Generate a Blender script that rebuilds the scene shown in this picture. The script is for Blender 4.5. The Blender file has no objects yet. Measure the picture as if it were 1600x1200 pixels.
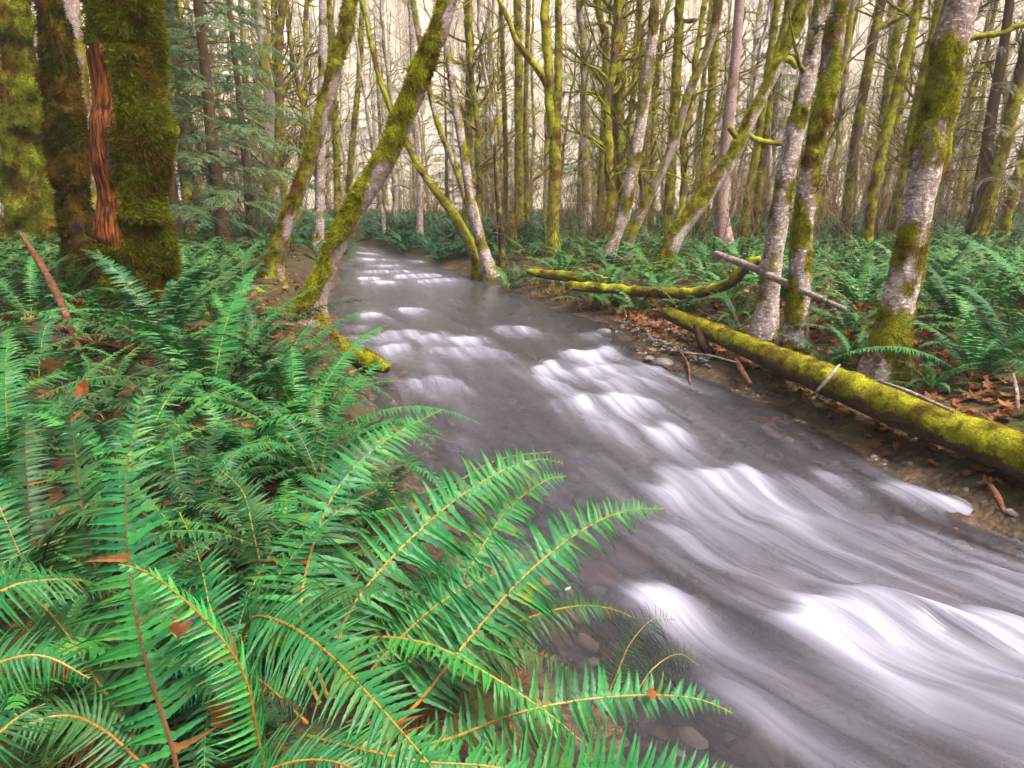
import bpy, math, random
import numpy as np
from mathutils import Matrix, Vector

# ------------------------------------------------------------------ camera, sky, sun, exposure
scn = bpy.context.scene
COL = scn.collection
PITCH = math.radians(15.2)
CAMZ = 1.6
FPX = 1067.0                                   # focal length in photograph pixels (1600 wide)
cam_d = bpy.data.cameras.new('camera'); cam = bpy.data.objects.new('camera', cam_d); COL.objects.link(cam)
cam_d.sensor_width = 36.0; cam_d.lens = 36.0 * FPX / 1600.0
cam_d.clip_start = 0.05; cam_d.clip_end = 2000.0
cam.location = (0, 0, CAMZ); cam.rotation_euler = (math.radians(90) - PITCH, 0, 0)
scn.camera = cam

SUN_EL, SUN_AZ = math.radians(60), math.radians(125)      # azimuth clockwise from +Y
world = bpy.data.worlds.new('World'); scn.world = world; world.use_nodes = True
wn = world.node_tree; wn.nodes.clear()
sky = wn.nodes.new('ShaderNodeTexSky'); sky.sky_type = 'NISHITA'; sky.sun_disc = False
sky.sun_elevation = SUN_EL; sky.sun_rotation = SUN_AZ
sky.air_density = 0.5; sky.dust_density = 8.0; sky.ozone_density = 0.3
bg = wn.nodes.new('ShaderNodeBackground'); bg.inputs[1].default_value = 0.07
wo = wn.nodes.new('ShaderNodeOutputWorld')
wb = wn.nodes.new('ShaderNodeMix'); wb.data_type = 'RGBA'; wb.blend_type = 'MULTIPLY'; wb.inputs[0].default_value = 1.0; wb.inputs[7].default_value = (1.0, .94, .84, 1)   # cloud cover: neutral rather than blue light
wn.links.new(sky.outputs[0], wb.inputs[6]); wn.links.new(wb.outputs[2], bg.inputs[0]); wn.links.new(bg.outputs[0], wo.inputs[0])
sun_d = bpy.data.lights.new('sun', 'SUN'); sun_d.energy = 1.5; sun_d.angle = math.radians(20); sun_d.color = (1.0, 0.93, 0.84)
sun = bpy.data.objects.new('sun', sun_d); COL.objects.link(sun)
sdir = Vector((math.sin(SUN_AZ) * math.cos(SUN_EL), math.cos(SUN_AZ) * math.cos(SUN_EL), math.sin(SUN_EL)))
sun.rotation_euler = sdir.to_track_quat('Z', 'Y').to_euler(); sun.location = (20, 20, 60)
scn.view_settings.view_transform = 'Standard'; scn.view_settings.look = 'None'
scn.view_settings.exposure = 2.25; scn.view_settings.gamma = 1.0
scn.render.engine = 'CYCLES'
scn.cycles.max_bounces = 5; scn.cycles.diffuse_bounces = 2; scn.cycles.glossy_bounces = 2
scn.cycles.transmission_bounces = 3; scn.cycles.transparent_max_bounces = 10; scn.cycles.volume_bounces = 1; scn.cycles.use_adaptive_sampling = True; scn.cycles.adaptive_threshold = .04
scn.cycles.use_denoising = True; scn.cycles.caustics_reflective = False; scn.cycles.caustics_refractive = False

# ------------------------------------------------------------------ pixel <-> place
CAM = np.array([0, 0, CAMZ]); RT = np.array([1.0, 0, 0])
FW = np.array([0, math.cos(PITCH), -math.sin(PITCH)]); UP = np.array([0, math.sin(PITCH), math.cos(PITCH)])
def ray(px, py): return FW + RT * ((px - 800) / FPX) - UP * ((py - 600) / FPX)
def at_depth(px, py, d): return CAM + ray(px, py) * d
def at_y(px, py, Y):
    r = ray(px, py); return CAM + r * (Y / r[1])
def at_z(px, py, z):
    r = ray(px, py); return CAM + r * ((z - CAMZ) / r[2])
def depth_of(p): return float(np.dot(np.asarray(p) - CAM, FW))

# ------------------------------------------------------------------ noise
def _h(ix, iy, iz, s):
    n = (ix * 73856093) ^ (iy * 19349663) ^ (iz * 83492791) ^ (s * 2654435761)
    n = n & 0xffffffff
    n = ((n ^ (n >> 15)) * 2246822519) & 0xffffffff
    n = ((n ^ (n >> 13)) * 3266489917) & 0xffffffff
    return ((n ^ (n >> 16)) & 0xffffff) / float(0xffffff)
def vnoise(p, s=0):
    p = np.asarray(p, float); i = np.floor(p).astype(np.int64); f = p - i; f = f * f * (3 - 2 * f)
    x, y, z = i[..., 0], i[..., 1], i[..., 2]; fx, fy, fz = f[..., 0], f[..., 1], f[..., 2]
    def L(a, b, t): return a + (b - a) * t
    c = lambda dx, dy, dz: _h(x + dx, y + dy, z + dz, s)
    return L(L(L(c(0,0,0), c(1,0,0), fx), L(c(0,1,0), c(1,1,0), fx), fy), L(L(c(0,0,1), c(1,0,1), fx), L(c(0,1,1), c(1,1,1), fx), fy), fz)
def fbm(p, s=0, o=3):
    p = np.asarray(p, float); t = 0; a = .5; n = 0
    for k in range(o): t = t + a * vnoise(p * 2 ** k, s + k); n += a; a *= .5
    return t / n
def sstep(a, b, x):
    t = np.clip((x - a) / (b - a), 0, 1); return t * t * (3 - 2 * t)

# ------------------------------------------------------------------ mesh and object helpers
def mesh_np(name, V, quads=None, tris=None, mats=(), midx=None, smooth=True, attrs=None, vattrs=None):
    me = bpy.data.meshes.new(name); V = np.asarray(V, np.float32)
    q = np.asarray(quads, np.int32).reshape(-1, 4) if quads is not None else np.zeros((0, 4), np.int32)
    t = np.asarray(tris, np.int32).reshape(-1, 3) if tris is not None else np.zeros((0, 3), np.int32)
    me.vertices.add(len(V)); me.vertices.foreach_set('co', V.ravel())
    loops = np.concatenate([q.ravel(), t.ravel()]); me.loops.add(len(loops)); me.loops.foreach_set('vertex_index', loops)
    nf = len(q) + len(t); me.polygons.add(nf)
    ls = np.concatenate([np.arange(len(q)) * 4, len(q) * 4 + np.arange(len(t)) * 3]).astype(np.int32)
    me.polygons.foreach_set('loop_start', ls)
    if midx is not None: me.polygons.foreach_set('material_index', np.asarray(midx, np.int32))
    me.polygons.foreach_set('use_smooth', np.full(nf, smooth, bool))
    for m in mats: me.materials.append(m)
    for k, v in (attrs or {}).items():
        a = me.attributes.new(k, 'FLOAT', 'POINT'); a.data.foreach_set('value', np.asarray(v, np.float32).ravel())
    for k, v in (vattrs or {}).items():
        a = me.attributes.new(k, 'FLOAT_VECTOR', 'POINT'); a.data.foreach_set('vector', np.asarray(v, np.float32).ravel())
    me.update(calc_edges=True)
    return me
def obj(name, me, parent=None, loc=(0, 0, 0)):
    o = bpy.data.objects.new(name, me); COL.objects.link(o); o.location = loc
    if parent is not None: o.parent = parent
    return o
def tag(o, label=None, cat=None, group=None, kind=None):
    if label: o['label'] = label
    if cat: o['category'] = cat
    if group: o['group'] = group
    if kind: o['kind'] = kind
    return o
def thing(name, label, cat, loc=(0, 0, 0), group=None):
    return tag(obj(name, None, None, tuple(float(v) for v in loc)), label, cat, group)

class Buf:                                       # collects geometry for ONE mesh
    def __init__(s): s.V = []; s.Q = []; s.T = []; s.mq = []; s.mt = []; s.n = 0; s.A = {}
    def add(s, V, Q=None, T=None, m=0, **attrs):
        V = np.asarray(V, float).reshape(-1, 3)
        if Q is not None and len(Q): s.Q.append(np.asarray(Q) + s.n); s.mq.append(np.full(len(Q), m))
        if T is not None and len(T): s.T.append(np.asarray(T) + s.n); s.mt.append(np.full(len(T), m))
        for k, v in attrs.items(): s.A.setdefault(k, []).append((s.n, np.broadcast_to(v, (len(V),))))
        s.V.append(V); s.n += len(V)
    def mesh(s, name, mats, smooth=True, off=(0, 0, 0)):
        V = np.concatenate(s.V) - np.asarray(off)
        Q = np.concatenate(s.Q) if s.Q else None; T = np.concatenate(s.T) if s.T else None
        mi = np.concatenate(s.mq + s.mt) if (s.mq or s.mt) else None
        at = {}
        for k, L in s.A.items():
            a = np.zeros(len(V))
            for n0, v in L: a[n0:n0 + len(v)] = v
            at[k] = a
        return mesh_np(name, V, Q, T, mats, mi, smooth, at)

def resample(P, n, R=None):                      # Catmull-Rom through points, then even spacing
    P = np.asarray(P, float); X = P if R is None else np.column_stack([P, R])
    if len(X) == 2: dense = X[0] + (X[1] - X[0]) * np.linspace(0, 1, 40)[:, None]
    else:
        E = np.vstack([2 * X[0] - X[1], X, 2 * X[-1] - X[-2]]); out = []
        for i in range(1, len(E) - 2):
            t = np.linspace(0, 1, 24, endpoint=False)[:, None]; a, b, c, d = E[i - 1], E[i], E[i + 1], E[i + 2]
            out.append(.5 * (2 * b + (c - a) * t + (2 * a - 5 * b + 4 * c - d) * t ** 2 + (3 * b - a - 3 * c + d) * t ** 3))
        dense = np.vstack(out + [X[-1:]])
    s = np.concatenate([[0], np.cumsum(np.linalg.norm(np.diff(dense[:, :3], axis=0), axis=1))])
    u = np.linspace(0, s[-1], n); Y = np.column_stack([np.interp(u, s, dense[:, k]) for k in range(dense.shape[1])])
    return (Y, None, s[-1]) if R is None else (Y[:, :3], Y[:, 3], s[-1])
def unit(v): return v / np.maximum(np.linalg.norm(v, axis=-1, keepdims=True), 1e-9)
def frames(P, ref):
    T = unit(np.gradient(P, axis=0)); r = np.broadcast_to(np.asarray(ref, float), T.shape)
    e1 = unit(r - np.sum(r * T, 1, keepdims=True) * T); e2 = np.cross(T, e1)
    return T, e1, e2
def tube_grid(P, R, nseg, ref=(1, 0, 0)):        # ring directions and base points
    T, e1, e2 = frames(P, ref); th = np.arange(nseg) * 2 * math.pi / nseg
    D = np.cos(th)[None, :, None] * e1[:, None, :] + np.sin(th)[None, :, None] * e2[:, None, :]
    return P[:, None, :] + D * np.asarray(R)[:, None, None], D, th
def grid_quads(nr, ns):
    i = np.arange(nr - 1)[:, None] * ns; j = np.arange(ns)[None, :]; k = (j + 1) % ns
    return np.stack([i + j, i + k, i + ns + k, i + ns + j], -1).reshape(-1, 4)
def tube(B, P, R, nseg=5, ref=None, m=0, **attrs):
    P = np.asarray(P, float); R = np.asarray(R, float)
    if ref is None:
        t = P[-1] - P[0]; ref = (1, 0, 0) if abs(t[0]) < .8 * np.linalg.norm(t) else (0, 0, 1)
    G, D, th = tube_grid(P, R, nseg, ref); V = G.reshape(-1, 3)
    n0 = len(V); Q = grid_quads(len(P), nseg)
    V = np.vstack([V, P[-1:], P[:1]]); j = np.arange(nseg); k = (j + 1) % nseg; b = (len(P) - 1) * nseg
    T = np.vstack([np.stack([b + j, b + k, np.full(nseg, n0)], 1), np.stack([k, j, np.full(nseg, n0 + 1)], 1)])
    B.add(V, Q, T, m, **attrs)

# ------------------------------------------------------------------ materials
class NT:
    def __init__(s, name):
        s.m = bpy.data.materials.new(name); s.m.use_nodes = True; s.t = s.m.node_tree; s.t.nodes.clear()
        s.out = s.t.nodes.new('ShaderNodeOutputMaterial')
    def n(s, typ, **kw):
        x = s.t.nodes.new('ShaderNode' + typ)
        for k, v in kw.items(): setattr(x, k, v)
        return x
    def l(s, a, b): s.t.links.new(a, b)
    def put(s, v, sock):
        if isinstance(v, bpy.types.NodeSocket): s.l(v, sock)
        elif isinstance(v, (tuple, list)) and len(v) == 3 and sock.type == 'RGBA': sock.default_value = (*v, 1)
        else: sock.default_value = v
    def pos(s): return s.n('NewGeometry').outputs['Position']
    def objc(s): return s.n('TexCoord').outputs['Object']
    def scale(s, v, sc):
        x = s.n('VectorMath', operation='MULTIPLY'); s.l(v, x.inputs[0]); x.inputs[1].default_value = sc if isinstance(sc, tuple) else (sc,) * 3
        return x.outputs[0]
    def noise(s, v, sc, det=3, rough=.55, dist=0):
        x = s.n('TexNoise'); s.l(v, x.inputs['Vector']); x.inputs['Scale'].default_value = sc; x.inputs['Detail'].default_value = det
        x.inputs['Roughness'].default_value = rough; x.inputs['Distortion'].default_value = dist
        return x.outputs[0]
    def vor(s, v, sc, out='Distance'):
        x = s.n('TexVoronoi'); s.l(v, x.inputs['Vector']); x.inputs['Scale'].default_value = sc; return x.outputs[out]
    def ramp(s, f, a, b, lo=0., hi=1.):
        x = s.n('MapRange'); s.put(f, x.inputs[0]); x.inputs[1].default_value = a; x.inputs[2].default_value = b; x.inputs[3].default_value = lo; x.inputs[4].default_value = hi
        return x.outputs[0]
    def mix(s, f, a, b):
        x = s.n('Mix', data_type='RGBA'); s.put(f, x.inputs[0]); s.put(a, x.inputs[6]); s.put(b, x.inputs[7]); return x.outputs[2]
    def math(s, op, a, b=0., c=0.):
        x = s.n('Math', operation=op); s.put(a, x.inputs[0]); s.put(b, x.inputs[1]); s.put(c, x.inputs[2]); return x.outputs[0]
    def attr(s, k, o='Fac'): return s.n('Attribute', attribute_name=k).outputs[o]
    def bump(s, h, st, d=.02):
        x = s.n('Bump'); s.put(h, x.inputs['Height']); x.inputs['Strength'].default_value = st; x.inputs['Distance'].default_value = d; return x.outputs[0]
    def bsdf(s, col, rough=.8, spec=.3, nrm=None):
        x = s.n('BsdfPrincipled'); s.put(col, x.inputs['Base Color']); s.put(rough, x.inputs['Roughness']); s.put(spec, x.inputs['Specular IOR Level'])
        if nrm is not None: s.l(nrm, x.inputs['Normal'])
        return x.outputs[0]
    def transl(s, col):
        x = s.n('BsdfTranslucent'); s.put(col, x.inputs[0]); return x.outputs[0]
    def mixsh(s, f, a, b):
        x = s.n('MixShader'); s.put(f, x.inputs[0]); s.l(a, x.inputs[1]); s.l(b, x.inputs[2]); return x.outputs[0]
    def done(s, sh): s.l(sh, s.out.inputs[0]); return s.m

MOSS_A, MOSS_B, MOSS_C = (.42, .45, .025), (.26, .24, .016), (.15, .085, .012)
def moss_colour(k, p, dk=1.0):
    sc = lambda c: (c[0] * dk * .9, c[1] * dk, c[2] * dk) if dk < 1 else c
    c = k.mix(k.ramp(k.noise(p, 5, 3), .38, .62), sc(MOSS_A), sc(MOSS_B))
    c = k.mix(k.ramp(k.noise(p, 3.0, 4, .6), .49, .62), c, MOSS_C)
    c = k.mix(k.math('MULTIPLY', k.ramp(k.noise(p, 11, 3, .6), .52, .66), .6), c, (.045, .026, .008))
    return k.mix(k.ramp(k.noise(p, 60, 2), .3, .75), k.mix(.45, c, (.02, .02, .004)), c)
def m_bark(name, a, b, spots=0.5, white=(.62, .57, .60), scale=1.0, mdk=1.0):
    k = NT(name); p = k.pos()
    ps = k.scale(p, (1, 1, .45))
    c = k.mix(k.ramp(k.noise(ps, 9 * scale, 5, .65), .35, .65), a, b)
    sp = k.ramp(k.noise(k.scale(p, (1, 1, 1.7)), 24 * scale, 5, .72), .66 - .2 * spots, .73 - .2 * spots)
    c = k.mix(k.math('MULTIPLY', sp, .85), c, white)
    dk = k.ramp(k.noise(k.scale(p, (1, 1, 3.6)), 11 * scale, 5, .7), .54, .66)
    c = k.mix(k.math('MULTIPLY', dk, .8), c, (a[0] * .22, a[1] * .18, a[2] * .15))
    mfine = k.math('ADD', k.math('MULTIPLY', k.math('SUBTRACT', k.noise(p, 30, 5, .7), .5), 1.5), k.math('MULTIPLY', k.math('SUBTRACT', k.noise(p, 7, 3), .5), .5))
    mv = k.math('ADD', k.attr('moss'), k.math('MULTIPLY', mfine, k.ramp(k.attr('moss'), 0, .2)))
    c = k.mix(k.math('MULTIPLY', k.ramp(mv, .12, .42), .75), c, (.10, .058, .022))
    c = k.mix(k.ramp(mv, .36, .66), c, moss_colour(k, p, mdk))
    h = k.math('ADD', k.noise(p, 45 * scale, 5, .65), k.math('MULTIPLY', k.noise(k.scale(p, (1, 1, .25)), 30 * scale, 3), .7))
    return k.done(k.bsdf(c, .9, .12, k.bump(h, .9, .025)))
def m_moss(name, dk=1.0):
    k = NT(name); c = moss_colour(k, k.pos(), dk)
    return k.done(k.mixsh(.35, k.bsdf(c, .95, .05), k.transl(c)))
def m_fern(name, a, b, c3, tr=.3):
    k = NT(name); p = k.pos()
    c = k.mix(k.ramp(k.noise(p, 2.6, 2), .35, .65), a, b)
    c = k.mix(k.ramp(k.noise(p, 17, 3), .55, .75), c, c3)
    r = k.n('ObjectInfo').outputs['Random']
    hs = k.n('HueSaturation'); k.l(c, hs.inputs['Color']); k.l(k.ramp(r, 0, 1, .65, 1.35), hs.inputs['Value']); k.l(k.ramp(r, 0, 1, .515, .485), hs.inputs['Hue'])
    c = hs.outputs[0]
    return k.done(k.mixsh(tr, k.bsdf(c, .45, .32, k.bump(k.noise(p, 220, 2), .35, .003)), k.transl(c)))
def m_plain(name, a, b, sc=8, rough=.8, spec=.3, bump=.4, tr=0):
    k = NT(name); p = k.pos(); n = k.noise(p, sc, 4)
    c = k.mix(k.ramp(n, .35, .65), a, b); s = k.bsdf(c, rough, spec, k.bump(k.noise(p, sc * 6, 3), bump, .01))
    return k.done(k.mixsh(tr, s, k.transl(c)) if tr else s)

M = {}
M['alder'] = m_bark('alder_bark', (.34, .28, .27), (.20, .15, .13), .45, (.58, .53, .53))
M['birch'] = m_bark('pale_bark', (.41, .35, .335), (.24, .175, .155), .66, (.76, .72, .73))
M['maple'] = m_bark('maple_bark', (.13, .085, .06), (.075, .05, .036), .05, (.3, .27, .22))
M['dark'] = m_bark('dark_bark', (.055, .035, .026), (.035, .02, .014), .0, (.12, .10, .08))
M['pink'] = m_bark('pinkish_bark', (.42, .31, .30), (.25, .17, .155), .3, (.55, .45, .45))
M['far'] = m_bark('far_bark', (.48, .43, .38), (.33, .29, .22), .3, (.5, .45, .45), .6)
M['brush'] = m_bark('brush_bark', (.22, .15, .085), (.14, .095, .05), 0, (.28, .22, .16))
M['moss'] = m_moss('moss_tufts'); M['moss_shade'] = m_moss('shaded_moss_tufts', .42); M['moss_deep_shade'] = m_moss('deep_shaded_moss_tufts', .14); M['mossg'] = m_moss('green_moss_tufts', .62)  # darker copies paint the left giants' shade into the moss colour
M['giant'] = m_bark('giant_bark', (.13, .085, .06), (.075, .05, .036), .05, (.3, .27, .22), 1.0, .42)  # maple bark, its moss darkened to stand in for shade on the trunk
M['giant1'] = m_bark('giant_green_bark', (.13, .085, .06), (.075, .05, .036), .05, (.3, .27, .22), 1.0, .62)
M['giant_shade'] = m_bark('giant_shaded_bark', (.035, .02, .014), (.02, .012, .008), .0, (.07, .05, .04), 1.0, .14)  # bark and moss both darkened: the trunk's deep shade put into colour
M['fern'] = m_fern('fern_leaflet', (.011, .118, .040), (.024, .142, .032), (.075, .150, .020), .13)
M['fern2'] = m_fern('fern_leaflet_olive', (.020, .090, .034), (.038, .115, .032), (.080, .115, .020))
M['fernb'] = m_fern('fern_leaflet_bright', (.025, .21, .055), (.05, .24, .05), (.10, .26, .05), .3)
M['rachis'] = m_plain('fern_stem', (.30, .20, .03), (.20, .11, .02), 12, .5, .4)
M['rachisb'] = m_plain('fern_stem_brown', (.10, .045, .02), (.06, .025, .012), 12, .6, .3)
M['dead'] = m_plain('dead_fern', (.20, .10, .035), (.11, .055, .02), 14, .85, .1, .3, .2)
M['litter'] = None

# ------------------------------------------------------------------ the stream bed and the ground
_L = [(545, 388), (533, 430), (503, 480), (528, 520), (598, 580), (590, 640), (612, 730), (690, 820), (770, 910), (835, 1000), (880, 1090), (950, 1200)]
_R = [(600, 388), (640, 400), (735, 432), (830, 465), (940, 505), (1005, 556), (1100, 585), (1160, 606), (1300, 690), (1420, 748), (1500, 792), (1600, 855)]
lw = np.array([at_z(x, y, 0) for x, y in _L])[:, :2]; rw = np.array([at_z(x, y, 0) for x, y in _R])[:, :2]
lw = np.vstack([[-34, 42], [-15, 30], [-9.0, 26], lw, [1.15, .95], [3.0, .35], [7, -.8]])[::-1]
rw = np.vstack([[-30, 42], [-12.3, 30], [-6.9, 26], rw, [3.1, 2.3], [4.6, 1.5], [8, .2]])[::-1]
def xl(y): return np.interp(y, lw[:, 1], lw[:, 0])
def xr(y): return np.interp(y, rw[:, 1], rw[:, 0])
def edge_d(x, y):
    e = .25
    sl = (xl(y + e) - xl(y - e)) / (2 * e); sr = (xr(y + e) - xr(y - e)) / (2 * e)
    return (xl(y) - x) / np.sqrt(1 + sl ** 2), (x - xr(y)) / np.sqrt(1 + sr ** 2)
def gz(x, y):
    x = np.asarray(x, float); y = np.asarray(y, float); sh = np.broadcast(x, y).shape
    x = np.broadcast_to(x, sh); y = np.broadcast_to(y, sh)
    dl, dr = edge_d(x, y); p = np.stack([x, y, np.zeros(sh)], -1)
    w = (fbm(p * 1.7, 3) - .5) * .35
    dl2, dr2 = dl + w, dr + w
    left = .50 * sstep(-.05, .75, dl2) + .14 * sstep(.8, 4, dl2)
    bar = np.exp(-((y - 7.6) / 1.5) ** 2)
    right = (.12 * sstep(-.02, .35, dr2) + .22 * sstep(.3, 1.3, dr2 - bar * .7) + .16 * sstep(1.2, 4, dr2))
    land = np.where(dl > dr, left, right)
    d = np.maximum(dl2, dr2); bed = -.30 * sstep(0, 1.0, -d) - .04 * (vnoise(p * 3, 8) - .3)
    z = np.where(d > -.05, land, 0) + np.where(d < 0, bed, 0)
    on = sstep(.1, 1.0, d)
    z = z + on * ((fbm(p * .6, 5) - .5) * .30 + (fbm(p * 2.6, 6) - .5) * .10)
    far = np.maximum(y - 75, 0)
    z = z + .52 * far * sstep(0, 40, far) + sstep(0, 30, far) * (fbm(p * .03, 9) - .5) * 14 + sstep(35, 110, np.abs(x)) * np.maximum(np.abs(x) - 35, 0) * .3
    return z
def on_ground(px, py, dz=0):                       # where the view line through a pixel meets the ground
    r = ray(px, py); t = .8 * np.power(150, np.linspace(0, 1, 900)); p = CAM + r * t[:, None]
    hit = np.nonzero(p[:, 2] <= gz(p[:, 0], p[:, 1]) + dz)[0]
    i = hit[0] if len(hit) else len(t) - 1
    if i == 0: return p[0]
    a = p[i - 1, 2] - float(gz(p[i - 1, 0], p[i - 1, 1])) - dz; b = p[i, 2] - float(gz(p[i, 0], p[i, 1])) - dz
    return p[i - 1] + (p[i] - p[i - 1]) * np.clip(a / max(a - b, 1e-6), 0, 1)

rows = np.concatenate([np.linspace(-7, .2, 20), np.linspace(.3, 12, 220), 12 * np.power(230 / 12, np.linspace(.006, 1, 190))])
cu = np.linspace(-1, 1, 361); cu = np.sign(cu) * (.45 * np.abs(cu) + .55 * np.abs(cu) ** 3)
Yg, Ug = np.meshgrid(rows, cu, indexing='ij'); Xg = Ug * (np.maximum(Yg, 0) * 1.45 + 9)
Zg = gz(Xg, Yg)
nr_, nc_ = Yg.shape; ii = np.arange(nr_ - 1)[:, None] * nc_; jj = np.arange(nc_ - 1)[None, :]
gq = np.stack([ii + jj, ii + jj + 1, ii + nc_ + jj + 1, ii + nc_ + jj], -1).reshape(-1, 4)
dl_, dr_ = edge_d(Xg, Yg); dd = np.maximum(dl_, dr_)
k = NT('forest_floor'); p = k.pos()
leafc = k.mix(k.ramp(k.noise(p, 14, 4), .4, .6), (.13, .045, .018), (.05, .026, .014))
leafc = k.mix(k.ramp(k.vor(p, 30), .15, .5), leafc, (.03, .019, .011))
green = k.mix(k.ramp(k.noise(p, 6, 3), .45, .62), leafc, (.045, .05, .012))
stone = k.n('TexVoronoi'); k.l(p, stone.inputs['Vector']); stone.inputs['Scale'].default_value = 16
sc_ = k.mix(k.ramp(k.n('SeparateColor').outputs[0], 0, 1), (.09, .075, .065), (.09, .075, .065))
bedc = k.mix(k.ramp(stone.outputs['Distance'], .1, .55), (.10, .078, .062), (.03, .022, .017))
bedc = k.mix(k.ramp(k.noise(p, 3, 3), .45, .7), bedc, (.09, .052, .034))
wet = k.attr('wet')
colr = k.mix(wet, green, bedc)
hill = k.mix(k.ramp(k.noise(p, .12, 4), .4, .6), (.44, .42, .38), (.33, .31, .25))
colr = k.mix(k.attr('hill'), colr, hill)
hh = k.math('ADD', k.noise(p, 24, 4), k.math('MULTIPLY', stone.outputs['Distance'], -.6))
M['ground'] = k.done(k.bsdf(colr, k.math('SUBTRACT', .92, k.math('MULTIPLY', wet, .35)), .3, k.bump(hh, .8, .04)))
g = obj('ground', mesh_np('ground', np.stack([Xg, Yg, Zg], -1).reshape(-1, 3), gq, mats=[M['ground']],
        attrs={'wet': sstep(.3, -.02, dd + (fbm(np.stack([Xg, Yg, Yg * 0], -1) * 3, 4) - .5) * .3), 'hill': sstep(58, 85, Yg)}))
tag(g, 'leaf strewn forest floor, stream bed and wooded slope behind', kind='structure')

# ------------------------------------------------------------------ running water
wy = .75 * np.power(34 / .75, np.linspace(0, 1, 560)); wt = np.linspace(-.10, 1.10, 300)
WY, WT = np.meshgrid(wy, wt, indexing='ij'); XLm = xl(WY); XRm = xr(WY)
def smooth_edge(fn, y):                            # rounded stream lines for the flow
    return sum(fn(y + o * (.15 + .06 * y)) for o in (-2, -1, 0, 1, 2)) / 5
XLs, XRs = smooth_edge(xl, WY), smooth_edge(xr, WY)
WX = XLs + (XRs - XLs) * WT
cen = .5 * (XLs + XRs)[:, 0]
sa = np.concatenate([[0], np.cumsum(np.hypot(np.diff(cen), np.diff(wy)))])
SS = -np.broadcast_to(sa[:, None], WX.shape); AC = WT * 3.4
FX = -np.gradient(WX, wy, axis=0); FY = -np.ones_like(FX); fl = np.hypot(FX, FY); FX /= fl; FY /= fl
foam = np.zeros_like(WX); hz = np.zeros_like(WX)
def crest(x0, y0, x1, y1, ln, st, h, lead=.10):
    a = at_z(x0, y0, 0)[:2]; b = at_z(x1, y1, 0)[:2]; m = (a + b) / 2
    r = int(np.argmin(np.abs(wy - m[1]))); c = int(np.argmin(np.abs(WX[r] - m[0])))
    w = np.array([FX[r, c], FY[r, c]]); e = b - a; det = e[0] * w[1] - e[1] * w[0]
    if abs(det) < 1e-6: return
    R0 = slice(max(0, int(np.searchsorted(wy, m[1] - 4.0 - .15 * m[1]))), int(np.searchsorted(wy, m[1] + 1.5 + .1 * m[1]))); wX, wY, wT = WX[R0], WY[R0], WT[R0]
    dx, dy = wX - a[0], wY - a[1]
    al = (dx * w[1] - dy * w[0]) / det; u = (e[0] * dy - e[1] * dx) / det
    st = st * float(np.interp(m[1], [3, 7, 12], [1, 1.35, 2.2])); wl = np.linalg.norm(e); jag = (vnoise(np.stack([al * wl * 9, wT * 0, wT * 0 + x0], -1), 2) - .5) * .16 * min(1, ln * 2) + (vnoise(np.stack([al * wl * 30, wT * 0, wT * 0 + x0], -1), 4) - .5) * .02
    u = u + jag + (fbm(np.stack([wX * 3.3, wY * 3.3, wX * 0], -1), 14, 2) - .5) * .24 * min(1, ln * 2) + ((al - .5) * 2) ** 2 * .10 * wl * -1
    sp = .30 + .12 * np.clip(u / ln, 0, 2)
    win = sstep(-sp, sp * .9, al) * sstep(1 + sp, 1 - sp * .9, al)
    prof = np.where(u < 0, np.exp(-(u / lead) ** 2), np.exp(-np.maximum(u, 0) / ln) * .9 + .1 * np.exp(-np.maximum(u, 0) / (3.2 * ln)))
    thread = .15 + 1.15 * fbm(np.stack([u * 1.5, al * wl * 8, wT * 0 + y0], -1), 6, 2)
    f_ = np.clip(st * win ** 1.4 * prof * thread, 0, 1)
    foam[R0] = 1 - (1 - foam[R0]) * (1 - .92 * f_)
    hz[R0] = hz[R0] + .5 * h * win * (np.exp(-((u - .02) / (.13 + .4 * h)) ** 2) - .5 * np.exp(-((u - .30 - h) / .24) ** 2) + .2 * np.exp(-((u - .62) / .25) ** 2))
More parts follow.
